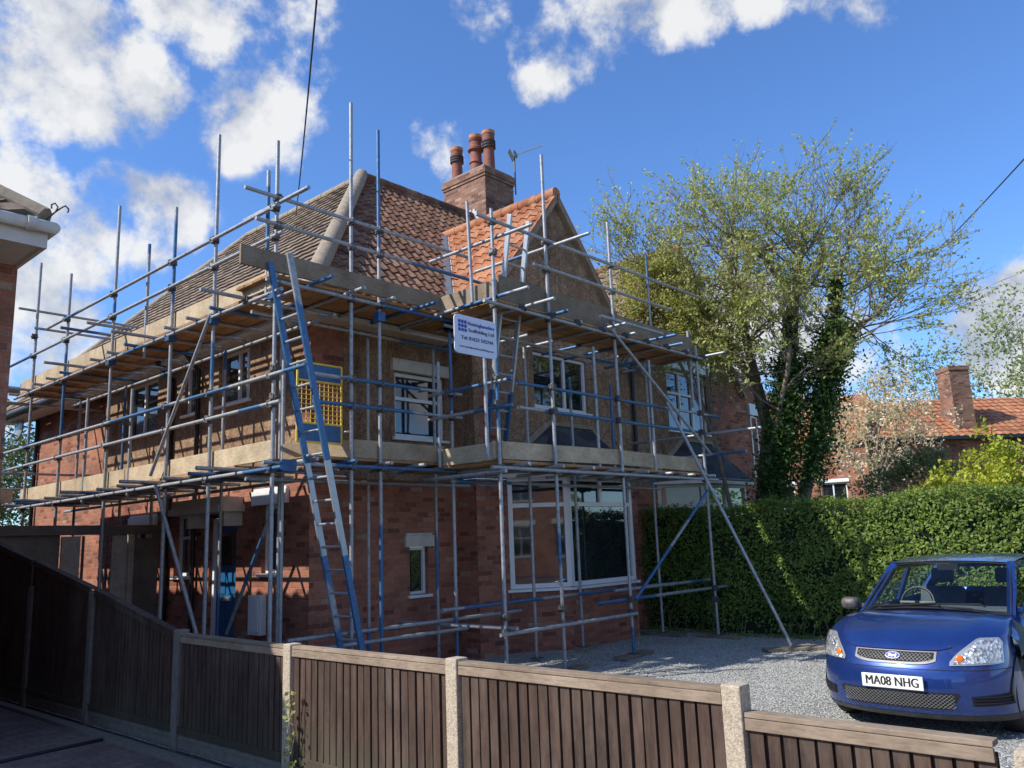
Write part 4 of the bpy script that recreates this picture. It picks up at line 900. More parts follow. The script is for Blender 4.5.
# ------------------------------------------------------------------ timber side fence and gate
tf = thing('timber_side_fence', 'old grey horizontal board fence beside the house with an upright plank gate', 'fence', (4.9, 13, 0))
m = MB()
for z in [i*.15 for i in range(14)]:
    m.box((2.6, 13.0+.004*(int(z*20)%2), z), (4.55, 13.02+.004*(int(z*20)%2), z+.152)); 
part(m, 'board_panel', M['oldwood'], tf); m = MB()
for z in [i*.15 for i in range(13)]: m.box((5.62, 13.0+.004*(int(z*20)%2), z), (6.0, 13.02+.004*(int(z*20)%2), z+.152))
part(m, 'board_panel', M['oldwood'], tf)
m = MB(); m.beam((2.6, 12.98, 2.10), (6.15, 12.98, 2.08), .06, .14); part(m, 'top_rail', M['oldwood'], tf, bevel=.004)
m = MB(); m.box((4.56, 12.96, 0), (4.82, 13.0, 2.0)); m.box((5.28, 12.97, 0), (5.50, 13.0, 2.0)); m.box((5.52, 12.95, 0), (5.60, 13.03, 2.02)); part(m, 'upright_plank', M['oldpale'], tf, bevel=.004)
m = MB(); m.tube([(4.86, 12.97, 0), (4.86, 12.97, 2.0)], .02, 6); m.tube([(5.20, 12.97, 0), (5.20, 12.97, 2.0)], .02, 6); part(m, 'gate_frame', M['coupler'], tf)
# ------------------------------------------------------------------ LEFT NEIGHBOUR HOUSE
lh = thing('neighbouring_house', 'red brick house corner with white gutter and tiled hip at the left edge', 'house', (2.6, 9.5, 0))
LX, LY, LZ = 2.53, 7.93, 4.75     # gutter corner
WLX, WLY = 2.50, 8.70
m = MB(); wall(m, (WLX, WLY), (0, 1), 21, 0, 4.52); wall(m, (-9, WLY), ux, WLX+9, 0, 4.52)
part(m, 'brick_wall', M['brickup'], lh)
m = MB(); m.box((-9, LY+.05, 4.52), (LX-.05, WLY+.2, 4.55)); m.box((WLX-.2, WLY+.2, 4.52), (LX-.05, 30, 4.55)); m.box((-9, LY+.02, 4.50), (LX-.02, LY+.05, 4.70)); m.box((LX-.05, LY+.05, 4.50), (LX-.02, 30, 4.70)); part(m, 'soffit', M['creamp'], lh)
m = MB(); m.tube([(-9, LY-.03, 4.69), (LX+.01, LY-.03, 4.69), (LX+.01, 30, 4.69)], .058, 10); m.tube([(LX-.22, LY-.03, 4.69), (LX-.15, LY-.03, 4.69)], .070, 10); part(m, 'gutter', M['creamp'], lh, smooth=True)
hv = Vector((1, 0, 0)); 
slope('roof', (0, LY, 4.74), (1, 0, 0), Vector((0, 1, .75)), 5.0, lambda v: -9, lambda v: LX-v*.8, M['concrete_tile'], lh, seed=21, w=.3, g=.28)
slope('roof', (LX, 0, 4.74), (0, 1, 0), Vector((-1, 0, .75)), 5.0, lambda v: LY+v*.8, lambda v: 30-v*.8, M['concrete_tile'], lh, seed=22, w=.3, g=.28)
m = MB(); m.tube([(LX-.05, LY+.05, 4.80), (LX-4, LY+4, 7.78)], .10, 8); hp = part(m, 'hip_tile', M['ridge'], lh, smooth=True)
m = MB()
for k in (-1, 1):
    m.tube([(LX-.05, LY+.05, 4.76), (LX+.02, LY, 4.86), (LX+.05+k*.015, LY-.02, 4.91), (LX+.05+k*.045, LY-.03, 4.935), (LX+.05+k*.075, LY-.03, 4.91), (LX+.05+k*.07, LY-.03, 4.875)], .008, 6)
part(m, 'hip_iron', M['coupler'], hp)
# ------------------------------------------------------------------ house opposite (seen in the bay window)
oh = thing('facing_house', 'red brick house with white windows that shows mirrored in the bay window', 'house', (-2, -15, 0))
m = MB(); Q = Vector((-2, -15)); uq = Vector((-1, -.12)).normalized()
u_ = (uq.x, uq.y); st0 = (Q.x-uq.x*9, Q.y-uq.y*9); 
hls = [(3+i*3.0, 4.4+i*3.0, 3.6, 4.9) for i in range(5)]+[(3+i*3.0, 4.8+i*3.0, .9, 2.4) for i in range(5)]
wall(m, st0, u_, 18, 0, 5.6, hls); part(m, 'brick_wall', M['brickpale'], oh)
for h in hls: window(oh, st0, u_, *h, cols=(.5,), transom=.6, lintel=(.1, .2, .05), lm='white')
m = MB(); n2_ = Vector((u_[1], -u_[0])); e0 = Vector((*st0, 5.6)); e1 = e0+Vector((*u_, 0))*18; bk = Vector((-n2_.x, -n2_.y, 0))*5
m.poly([e0-bk*.08, e1-bk*.08, e1+bk+Vector((0, 0, 3.5)), e0+bk+Vector((0, 0, 3.5))]); part(m, 'roof', M['pannew'], oh)
# ------------------------------------------------------------------ background house on the right
bh = thing('background_house', 'brick house with bright orange tiled roof and tall chimney beyond the hedge', 'house', (34, 9, 0))
bd = Vector((37.4-34.0, 6.3-9.7)).normalized()   # eave direction in plan
p0 = Vector((32.3, 11.5))-bd*1.6; L_ = 12.1; u_ = (bd.x, bd.y); nn_ = (u_[1], -u_[0])
if nn_[0] > 0: pass
m = MB(); wall(m, (p0.x, p0.y), u_, L_, 0, 5.0); part(m, 'brick_wall', M['brick'], bh)
bv = Vector((-nn_[0], -nn_[1], .62)); slope('roof', (p0.x+nn_[0]*.3, p0.y+nn_[1]*.3, 5.0), (u_[0], u_[1], 0), bv, 3.6, lambda v: -.3+.0*v, lambda v: L_, M['pannew'], bh, w=.3, g=.34, seed=31, amp=.035)
m = MB(); c0 = Vector((p0.x, p0.y))+Vector(u_)*5.9; a_ = Vector(u_)*.80; b_ = -Vector(nn_)*.9
q = [c0-Vector((nn_[0], nn_[1]))*.2, c0+a_-Vector((nn_[0], nn_[1]))*.2]; q += [q[1]+b_, q[0]+b_]
for i in range(4): m.poly([(*q[i], 4.6), (*q[(i+1) % 4], 4.6), (*q[(i+1) % 4], 7.7), (*q[i], 7.7)])
m.poly([(*k, 7.7) for k in q]); chb = part(m, 'chimney', M['brickch'], bh)
m = MB(); cc = sum((Vector((*k, 7.7)) for k in q), Vector())/4
q3 = [cc+(Vector((*k, 7.7))-cc)*1.08 for k in q]
for i in range(4): m.poly([q3[i], q3[(i+1) % 4], q3[(i+1) % 4]+Vector((0, 0, .16)), q3[i]+Vector((0, 0, .16))])
m.poly([k+Vector((0, 0, .16)) for k in q3]); part(m, 'corbel', M['brickch'], chb)
m = MB(); m.beam((p0.x+nn_[0]*.35, p0.y+nn_[1]*.35, 4.95), (p0.x+u_[0]*L_+nn_[0]*.35, p0.y+u_[1]*L_+nn_[1]*.35, 4.95), .12, .12); part(m, 'gutter', M['black'], bh)
bg = thing('orange_brick_annexe', 'sunlit orange brick wall with white sills behind the pink blossom tree', 'house', (30.5, 13.5, 0))
m = MB(); a0 = Vector((30.6, 15.2)); a1 = Vector((31.6, 10.8)); L2 = (a1-a0).length; u_ = ((a1-a0)/L2)[:]
wall(m, (a0.x, a0.y), u_, L2, 0, 4.9, [(.9, 1.8, 2.3, 3.4), (2.7, 3.7, 2.3, 3.4)]); part(m, 'brick_wall', M['brickup'], bg)
for a, b in ((.9, 1.8), (2.7, 3.7)): window(bg, (a0.x, a0.y), u_, a, b, 2.3, 3.4, lintel=(.1, .1, .05), lm='white')
m = MB(); ar_ = Vector((a0.x, a0.y, 4.9)); br_ = Vector((a1.x, a1.y, 4.9)); k_ = Vector((-u_[1], u_[0], 0))*-1
nq = Vector((u_[1], -u_[0], 0)); m.poly([ar_+nq*.25, br_+nq*.25, br_-nq*3+Vector((0, 0, 2.2)), ar_-nq*3+Vector((0, 0, 2.2))]); part(m, 'roof', M['pannew'], bg)
# ------------------------------------------------------------------ hedge
hd = thing('privet_hedge', 'tall clipped privet hedge, half in house shade, behind the blue car', 'hedge', (14.0, 4.5, 0))
HX = 13.15
from mathutils import noise as mnoise
def hx(y, z=1): return HX+.08*math.sin(y*1.3)+.12*mnoise.noise(Vector((y*1.1, z*1.4, 3)))+.07*mnoise.noise(Vector((y*3.3, z*3.5, 9)))+(.3 if y > 7.5 else 0)+.04*(z-1)
def ht(y, x=0): return 2.12+.05*math.sin(y*2.3)+.10*mnoise.noise(Vector((y*1.7, x*1.7, 5)))
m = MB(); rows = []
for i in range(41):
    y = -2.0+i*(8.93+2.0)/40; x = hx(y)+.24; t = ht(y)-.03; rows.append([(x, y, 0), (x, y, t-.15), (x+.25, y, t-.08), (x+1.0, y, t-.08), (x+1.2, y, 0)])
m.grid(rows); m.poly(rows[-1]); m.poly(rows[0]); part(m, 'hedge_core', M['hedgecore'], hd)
m = MB(); rh = random.Random(4)
for _ in range(52000):
    y = rh.uniform(-.5, 8.95)
    if rh.random() < .72:
        z = rh.uniform(.02, ht(y)); x = hx(y, z)+abs(rh.gauss(0, .06))+.03; n = Vector((-1, rh.gauss(0, .7), rh.gauss(.4, .7)))
        if z < .32 and rh.random() < .75-z: continue
    else:
        x = hx(y)+rh.uniform(0, 1.2); z = ht(y, x)+rh.gauss(0, .04); n = Vector((rh.gauss(-.2, .6), rh.gauss(0, .6), 1))
    if mnoise.noise(Vector((y*2.1, z*2.3, x))) < -.38 and rh.random() < .7: continue
    leaf(m, Vector((x, y, z)), rh.uniform(.03, .085), rh, n)
for _ in range(260):
    y = rh.uniform(.2, 8.8); top_ = rh.random() < .7; x = hx(y)+(rh.uniform(.05, .7) if top_ else .05); z = ht(y, x) if top_ else rh.uniform(.4, 1.9)
    d = Vector((rh.gauss(0, .25), rh.gauss(0, .3), 1)) if top_ else Vector((-1, rh.gauss(0, .5), rh.uniform(0, .9))); d.normalize(); ln_ = rh.uniform(.06, .20)
    for k in range(7): leaf(m, Vector((x, y, z))+d*ln_*k/6+Vector((rh.gauss(0, .012), rh.gauss(0, .012), 0)), rh.uniform(.03, .055), rh)
for _ in range(1500):
    y = rh.uniform(3.2, 8.9); leaf(m, Vector((hx(y, 0)-abs(rh.gauss(0, .16)), y, rh.uniform(.005, .05))), rh.uniform(.02, .06), rh)
part(m, 'hedge_leaves', M['leafhedge'], hd)
m = MB()
for _ in range(70):
    y = rh.uniform(.3, 8.8); x = hx(y, 0)+.16; m.tube([(x, y, 0), (x+rh.gauss(.02, .05), y+rh.gauss(0, .08), .25), (x+rh.gauss(.05, .06), y+rh.gauss(0, .15), .6)], [.014, .01, .006], 5, cap=False)
part(m, 'hedge_stems', M['bark'], hd)
# ------------------------------------------------------------------ trees
def branch(mb, p, d, ln, r, lvl, rnd, tips, maxl, spread=.6, upb=.12, seg=5, kids=3):
    pts = [p.copy()]; rs = [r]; n = 5; dd = d.normalized()
    for i in range(n):
        dd = (dd+Vector((rnd.gauss(0, .12), rnd.gauss(0, .12), rnd.gauss(upb*.3, .08)))).normalized(); pts.append(pts[-1]+dd*ln/n); rs.append(max(.003, r*(1-.55*(i+1)/n)))
    mb.tube(pts, rs, seg if lvl < 3 else 3, cap=False)
    if lvl >= maxl-1:
        for q in pts[2:]: tips.append((q, dd))
    if lvl >= maxl: return
    for k in range((kids if lvl < 3 else 2)+(1 if rnd.random() < .4 else 0)):
        t = rnd.uniform(.3, 1.0); i = min(n-1, int(t*n)); q = pts[i].lerp(pts[i+1], t*n-i)
        nd = (dd+Vector((rnd.gauss(0, spread), rnd.gauss(0, spread), rnd.gauss(upb, spread*.7)))).normalized()
        branch(mb, q, nd, ln*rnd.uniform(.58, .82), max(.004, rs[i]*.62), lvl+1, rnd, tips, maxl, spread, upb, seg, kids)
    branch(mb, pts[-1], dd, ln*.75, max(.004, rs[-1]), lvl+1, rnd, tips, maxl, spread, upb, seg, kids)
tr = thing('ivy_clad_tree', 'large spring tree with sparse small leaves and ivy-clad trunk rising behind the hedge', 'tree', (15.8, 7.6, 0))
rt_ = random.Random(12); m = MB(); tips = []
T0 = Vector((15.8, 7.7, 0))
def P3(px, py, X):
    d = pxdir(px, py); return Vector((0, 0, CAMZ))+d*(X/d.x)
limbs = [
 ([P3(762, 520, 15.6), P3(768, 430, 15.6), P3(752, 365, 15.7), P3(738, 300, 15.6), P3(728, 265, 15.5)], .16, .04),
 ([P3(768, 520, 15.9), P3(785, 430, 15.9), P3(793, 330, 16.0), P3(796, 285, 16.1), P3(802, 250, 16.2)], .17, .035),
 ([P3(800, 520, 16.2), P3(818, 420, 16.3), P3(832, 340, 16.4), P3(838, 300, 16.5), P3(842, 265, 16.6)], .14, .035),
 ([P3(755, 380, 15.7), P3(722, 340, 15.3), P3(695, 308, 14.9), P3(668, 280, 14.6)], .10, .03),
 ([P3(795, 300, 16), P3(760, 250, 16.2), P3(746, 250, 16.3), P3(738, 235, 16.4)], .09, .03),
 ([P3(822, 390, 16.3), P3(845, 345, 16.1), P3(862, 322, 16.0), P3(880, 312, 15.9)], .07, .02),
 ([P3(740, 350, 15.6), P3(700, 350, 15.0), P3(665, 335, 14.6)], .07, .03),
 ([P3(765, 470, 15.4), P3(775, 430, 15.2), P3(788, 370, 15.0), P3(790, 345, 15.0)], .055, .04),
]
nodes = []
for pts, a, b in limbs:
    n = len(pts); m.tube(pts, [a+(b-a)*i/(n-1) for i in range(n)], 9)
    for i in range(n-1):
        for k in range(3): nodes.append((pts[i].lerp(pts[i+1], k/3), (pts[i+1]-pts[i]).normalized(), a+(b-a)*i/(n-1), i/(n-1)))
for pts, a, b in limbs[:7]:
    for _ in range(2 if pts is limbs[5][0] else 4):
        branch(m, pts[-1], (pts[-1]-pts[-2]).normalized()+Vector((rt_.gauss(0, .4), rt_.gauss(0, .4), rt_.gauss(.1, .3))), 1.0, b*.55, 2, rt_, tips, 5, .5, .08)
for p, d, r, t in nodes:
    if t < .3 or p.z < 3.4: continue
    for _ in range(2):
        nd = (d*.4+Vector((rt_.gauss(0, .7), rt_.gauss(0, .9), rt_.gauss(.2, .45)))).normalized(); branch(m, p, nd, rt_.uniform(.7, 1.15), min(r*.4, .03), 2, rt_, tips, 5, .5, .05)
part(m, 'trunk', M['bark'], tr, smooth=True)
m = MB()
for q, d in tips:
    if q.z < 3.0 or rt_.random() < .15: continue
    if mnoise.noise(q*.9) < -.12 and rt_.random() < .8: continue
    
    for _k in range(rt_.choice((1, 2, 2, 3))): leaf(m, q+d*rt_.uniform(-.08, .08)+Vector((rt_.gauss(0, .022), rt_.gauss(0, .022), rt_.gauss(0, .022))), rt_.uniform(.05, .095), rt_)
part(m, 'crown', M['leafspring'], tr)

# ivy on trunks
m = MB()
for pts, rad, dens in (([P3(772, 505, 15.5), P3(782, 450, 15.4), P3(790, 400, 15.4), P3(792, 360, 15.5)],   .42, 8000), ([P3(812, 480, 15.8), P3(824, 410, 15.8), P3(832, 360, 15.9)], .33, 4500), ([P3(832, 360, 15.9), P3(838, 325, 16.0)], .34, 3000), ([P3(836, 325, 16.1), P3(836, 280, 16.2)], .13, 1300), ([P3(788, 350, 15.5), P3(790, 315, 15.6)], .14, 900)):
    for _ in range(dens):
        t = rt_.random()*(len(pts)-1); i = min(int(t), len(pts)-2); c = pts[i].lerp(pts[i+1], t-i); c = c+Vector((rt_.gauss(0, .5), rt_.gauss(0, .5), rt_.gauss(0, .35)))*rad
        leaf(m, c, rt_.uniform(.06, .12), rt_)
part(m, 'ivy', M['leafdark'], tr)
# yellow leaved tree in front of the adjoining roof
def cloudtree(name, label, cat, base, blobs, mat, trunkmat, n, size, rnd, trunk_r=.08, group=None):
    t = thing(name, label, cat, base, group=group); m = MB(); base = Vector(base); cen = sum((Vector(b[0]) for b in blobs), Vector())/len(blobs)
    fork = base.lerp(Vector((cen.x, cen.y, min(b[0][2] for b in blobs))), .7)
    m.tube([base, base.lerp(fork, .5)+Vector((.05, .03, 0)), fork], [trunk_r, trunk_r*.8, trunk_r*.65], 7)
    for b in blobs:
        c = Vector(b[0]); m.tube([fork, fork.lerp(c, .5)+Vector((rnd.gauss(0, .1), rnd.gauss(0, .1), .1)), c], [trunk_r*.5, trunk_r*.3, trunk_r*.12], 5)
        for _ in range(9):
            e = c+Vector((rnd.gauss(0, 1), rnd.gauss(0, 1), rnd.gauss(0, .8))).normalized()*b[1]*rnd.uniform(.6, 1.1); m.tube([c.lerp(e, .05), c.lerp(e, .55)+Vector((0, 0, .05)), e], [trunk_r*.14, trunk_r*.08, .004], 3)
    part(m, 'trunk', trunkmat, t, smooth=True); m = MB(); tot = sum(b[1]**2 for b in blobs)
    for b in blobs:
        k = int(n*b[1]**2/tot); c = Vector(b[0]); sub = [c+Vector((rnd.gauss(0, .5), rnd.gauss(0, .5), rnd.gauss(0, .42)))*b[1] for _ in range(26)]
        for _ in range(k):
            s = rnd.choice(sub); p = s+Vector((rnd.gauss(0, 1), rnd.gauss(0, 1), rnd.gauss(0, .9)))*b[1]*.16; leaf(m, p, size*rnd.uniform(.6, 1.3), rnd)
    part(m, 'crown', mat, t); return t
def bl(px, py, X, r): return (tuple(P3(px, py, X)), r)
cloudtree('yellow_leaved_tree', 'bushy yellow-green tree covering the roof right of the gable', 'tree', (15.5, 7.75, 0), [bl(650, 300, 14.0, .65), bl(690, 285, 14.2, .7), bl(680, 330, 14.2, .65), bl(720, 320, 14.6, .7), bl(640, 275, 14, .5), bl(715, 360, 14.6, .6), bl(740, 290, 14.8, .6), bl(665, 265, 14.2, .4), bl(735, 345, 14.8, .6)], M['leafyel'], M['bark'], 12000, .075, rt_, .06)
cloudtree('blossom_tree', 'small tree in pale pink blossom between the ivy trunk and the orange roofed house', 'tree', (24.5, 8.6, 0), [bl(850, 400, 24, 1.0), bl(880, 420, 24, 1.0), bl(845, 440, 24, .8), bl(905, 400, 24, .8), bl(872, 462, 24, .8), bl(825, 405, 24, .7), bl(915, 435, 24, .75), bl(885, 385, 24.5, .7)], M['blossom'], M['barkp'], 6500, .10, rt_, .11)
cloudtree('golden_shrub', 'bright yellow-green shrub above the hedge top at the right edge', 'shrub', (17.0, 2.2, 0), [bl(1000, 465, 16, .55), bl(960, 478, 16, .4), bl(1020, 490, 16, .5), bl(985, 495, 15.5, .45), bl(935, 490, 15.8, .3)], M['leafgold'], M['bark'], 5000, .085, rt_, .05)
cloudtree('green_shrub', 'dark green leafy shrub between the blossom and the golden shrub', 'shrub', (18.5, 4.6, 0), [bl(925, 462, 19, .45), bl(905, 475, 19, .45), bl(940, 470, 19.5, .4), bl(875, 490, 19, .4)], M['leafbg'], M['bark'], 2500, .09, rt_, .05)
cloudtree('birch_tree', 'tall hazy birch beyond the orange roof at the right edge', 'tree', (47, 7.3, 0), [bl(1005, 330, 47, 2.2), bl(1015, 375, 47, 2.4), bl(1000, 410, 47, 2.0), bl(1022, 345, 47, 2.0), bl(1012, 300, 47, 1.0)], M['leafpale'], M['barkp'], 2600, .22, rt_, .15)
cloudtree('background_tree', 'bare-twigged pale tree between ivy tree and brick chimney', 'tree', (48, 12, 0), [bl(925, 365, 46, 2.0), bl(895, 385, 46, 2.0), bl(950, 380, 46, 1.8), bl(975, 385, 46, 1.6)], M['leafpale'], M['barkp'], 1900, .2, rt_, .14)
cloudtree('background_tree', 'round green tree behind the rear brick corner at the far left', 'tree', (9.5, 36, 0), [(tuple(Vector((0, 0, CAMZ))+pxdir(8, 470)*36), 2.2), (tuple(Vector((0, 0, CAMZ))+pxdir(22, 480)*36), 1.8), (tuple(Vector((0, 0, CAMZ))+pxdir(-20, 470)*36), 2.5), (tuple(Vector((0, 0, CAMZ))+pxdir(5, 500)*36), 2.2)], M['leafbg'], M['bark'], 9000, .16, rt_, .15)
# cables
for nm, a, b, lab in (('overhead_cable', pxdir(322, -60)*8, pxdir(296, 215)*17, 'black cable dropping from the top of the sky to the roof corner'), ('overhead_cable', pxdir(1060, 120)*18, pxdir(900, 285)*40, 'black cable slanting across the sky right of the tree')):
    a = a+Vector((0, 0, CAMZ)); b = b+Vector((0, 0, CAMZ)); m = MB(); pts = []
    for i in range(13): t = i/12; p = a.lerp(b, t); p.z -= .12*math.sin(math.pi*t)*1.0; pts.append(p)
    m.tube(pts, .010 if nm and a.length < 12 else .015, 6); tag(m.build(nm, M['wire']), lab, 'cable', 'overhead cables')
# ------------------------------------------------------------------ CAR
car = thing('parked_car', 'blue metallic hatchback parked facing the fence in front of the hedge', 'car', (7.38, 2.53, 0), R(-2.5))
car.scale = (.965, .945, .965)
HW = .83; D_ = .70; PW = 2.4
rec = [(.16, .13), (.20, .05), (.26, .015), (.36, .0), (.46, .0), (.54, .012), (.60, .035), (.66, .075), (.72, .125), (.77, .185)]
def recess(z):
    if z <= rec[0][0]: return rec[0][1]
    for (a, b), (c, d) in zip(rec, rec[1:]):
        if z <= c: return b+(d-b)*(z-a)/(c-a)
    return rec[-1][1]+(z-.77)*1.6
def fas(t, z, off=0):
    """t in -1..1 across the nose"""
    a = abs(t)*math.pi/2; s = max(1e-6, math.sin(a)); c = max(0, math.cos(a)); y = HW*s**(2/PW); x = D_*(1-c**(2/PW))
    # outward direction
    nx_, ny_ = -c, s*.9; nl = math.hypot(nx_, ny_)
    rc = recess(z)*(1-.75*abs(t)**2); tw = 1-.10*max(0, (z-.5))*2*abs(t)**3
    return Vector((x+rc+nx_/nl*off, math.copysign(1, t)*(y*tw+ny_/nl*off), z))
def tfor(y):
    return math.copysign(math.asin(min(1, (abs(y)/HW)**(PW/2)))/(math.pi/2), y)
TT = [-1+i/20 for i in range(41)]
ZB = [.20, .24, .28, .33, .38, .43, .48, .54, .58, .62, .66, .70, .735, .77]
m = MB()
def edge(t):   # z of the bonnet leading edge along the nose
    return .77+.035*abs(t)**1.5
rows = []
for z in ZB: rows.append([fas(t, z if z < .77 else edge(t)) for t in TT])
m.grid(rows)
# bonnet
def cowl(t): y = .69*t; return Vector((1.08+.10*t*t, y, .975-.055*t*t))
rows2 = []
for k in range(11):
    s = k/10; row = []
    for t in TT:
        a = fas(t, edge(t)); b = cowl(math.sin(t*math.pi/2)); p = a.lerp(b, s); p.z += (.060-.01*abs(t)**2)*math.sin(math.pi*s**.8)
        # fender crease
        cr = math.exp(-((abs(p.y)-.56)/.09)**2)*.014*math.sin(math.pi*s); p.z += cr
        row.append(p)
    rows2.append(row)
m.grid(rows2)
# side panels
def zarch(x):
    zb = .20
    for xc in (.80, 3.28):
        if abs(x-xc) < .345: zb = max(zb, .30+math.sqrt(.345**2-(x-xc)**2))
    return zb
for sg_ in (-1, 1):
    xs = [D_*.985+i*(3.80-D_)/60 for i in range(61)]; rows = []
    def shoulder(x):
        if x < 1.18:
            s = max(0, min(1, (x-D_-.05)/(1.13-D_))); a = fas(1, edge(1)); b = cowl(1); p = a.lerp(b, s); z = p.z+.05*math.sin(math.pi*s**.8); return (abs(p.y), z)
        return (.735+.02*min(1, (x-1.18)/.5), .93+.06*(x-1.18)/2.6)
    for x in xs:
        yy, zz = shoulder(x); zb = zarch(x); prof = []
        for k in range(9):
            z = zb+(zz-zb)*k/8; bul = HW+.012*math.sin(math.pi*min(1, max(0, (z-.2)/.7))); 
            if z > .70: f = (z-.70)/max(.001, zz-.70); yv = bul+(yy-bul)*f**1.6
            else: yv = bul
            if abs(x-.80) < .40 or abs(x-3.28) < .40: yv += .012*(1-abs(z-.55)/.5 if z < .9 else 0)
            prof.append((x, sg_*yv, z))
        rows.append(prof)
    m.grid(rows, flip=sg_ > 0)
# rear
yy = [-1+i/10 for i in range(21)]
rows = []
for z, x in ((.2, 3.82), (.5, 3.92), (.9, 3.88), (1.0, 3.80)): rows.append([Vector((x-.08*abs(t)**4, HW*t, z)) for t in yy])
m.grid(rows)
# roof
def wst(t): return Vector((1.76+.07*t*t, .575*t, 1.375-.028*t*t))
rows = []
for k in range(13):
    s = k/12; rows.append([Vector((wst(t).x+s*(3.55-1.76), (.575+.03*math.sin(math.pi*s))*t, 1.375+.075*math.sin(math.pi*min(1, s*.9+.08))-.028*t*t-.05*s*s)) for t in yy])
m.grid(rows)
# A pillars and roof rails, rear hatch
for sg_ in (-1, 1):
    A = [cowl(sg_)*1, wst(sg_)]
    m.beam(cowl(sg_)+Vector((.0, 0, -.03)), wst(sg_)+Vector((.02, 0, 0)), .075, .05, (-1, 0, 1)); m.beam(wst(sg_), (3.55, sg_*.57, 1.33), .06, .07); m.beam((2.35, sg_*.76, .95), (2.4, sg_*.60, 1.37), .09, .03, (0, 1, 0)); m.beam((3.2, sg_*.76, .97), (3.45, sg_*.58, 1.34), .16, .03, (0, 1, 0))
m.poly([(3.55, -.57, 1.33), (3.55, .57, 1.33), (3.62, .6, 1.25), (3.62, -.6, 1.25)]); m.poly([(3.78, -.72, .95), (3.78, .72, .95), (3.80, .76, 1.0), (3.80, -.76, 1.0)])
body = m.build('body', M['paint'], car, smooth=True, weld=True)
def patch(t0, t1, z0, z1, off, nt_=12, nz=5, top=None, bot=None):
    rows = []
    for j in range(nz+1):
        row = []
        for i in range(nt_+1):
            t = t0+(t1-t0)*i/nt_; f = i/nt_; a = bot(f) if bot else z0; b = top(f) if top else z1
            row.append(fas(t, a+(b-a)*j/nz, off))
        rows.append(row)
    mm = MB(); mm.grid(rows); return mm
# lower skirt (black), lower grille
patch(-1, 1, .155, .205, .004, 40, 2).build('lower_skirt', M['black'], car, smooth=True)
tg = tfor(.50); tgb = tfor(.40)
def lo(f): return .262+.0*f
lgm = patch(-tg, tg, .255, .385, .006, 26, 4, top=lambda f: .385, bot=lambda f: .255+.11*max(0, abs(f-.5)*2-.82)/.18)
lg = lgm.build('lower_grille', M['darkin'], car, smooth=True)
def wires(y0, y1, z0, z1, off, step, r, mat, name, parent, dz=1.0):
    mm = MB(); y = y0-(z1-z0)/dz
    while y < y1:
        for sg_ in (1, -1):
            pts = []
            for k in range(7):
                z = z0+(z1-z0)*k/6; yv = y+(z-z0)/dz if sg_ > 0 else y+(z1-z)/dz
                if y0 <= yv <= y1: pts.append(fas(tfor(yv) if abs(yv) > 1e-4 else 0, z, off))
            if len(pts) > 1: mm.tube(pts, r, 4, cap=False)
        y += step
    return mm.build(name, mat, parent)
wires(-.475, .475, .265, .375, .011, .034, .0016, M['coupler_l'], 'grille_mesh', lg, .8)
# upper grille: silver surround + dark insert + mesh
tu = tfor(.345)
ug = patch(-tu, tu, .595, .70, .008, 26, 4, top=lambda f: .704, bot=lambda f: .602+.03*(abs(f-.5)*2)**4).build('upper_grille', M['coupler_l'], car, smooth=True)
patch(-tfor(.325), tfor(.325), .62, .69, .012, 26, 4, top=lambda f: .698, bot=lambda f: .622+.03*(abs(f-.5)*2)**4).build('grille_insert', M['darkin'], ug, smooth=True)
wires(-.315, .315, .630, .690, .015, .032, .0014, M['coupler_l'], 'grille_mesh', ug, .9)
# badge
def disc(cz, ry, rz, off, name, mat, par):
    mm = MB(); ring = [fas(tfor(ry*math.cos(a)) if abs(math.cos(a)) > 1e-3 else 0, cz+rz*math.sin(a), off) for a in [i*math.pi/16 for i in range(32)]]; c = fas(0, cz, off)
    mm.v = [tuple(c)]+[tuple(p) for p in ring]
    for i in range(32): mm.f.append((0, 1+i, 1+(i+1) % 32)); mm.mi.append(0)
    return mm.build(name, mat, par)
bd_ = disc(.667, .062, .027, .024, 'badge', M['chrome'], car); disc(.667, .055, .021, .027, 'badge_oval', M['blueink'], bd_)
TM = Matrix.Translation(fas(0, .667, .030)) @ Matrix.Rotation(R(-90), 4, 'Z') @ Matrix.Rotation(R(62), 4, 'X')
text('badge_lettering', 'Ford', .030, M['chrome'], bd_, TM, .0005, width=.062)
# number plate
m = MB(); m.box((-.026, -.26, .402), (-.010, .26, .513)); pl = m.build('number_plate', M['plate'], car, bevel=.004)
TM = Matrix.Translation((-.0268, 0, .4565)) @ Matrix.Rotation(R(-90), 4, 'Z') @ Matrix.Rotation(R(90), 4, 'X')
text('plate_lettering', 'MA08 NHG', .105, M['ink'], pl, TM, .0008, width=.445, dup=.0032)
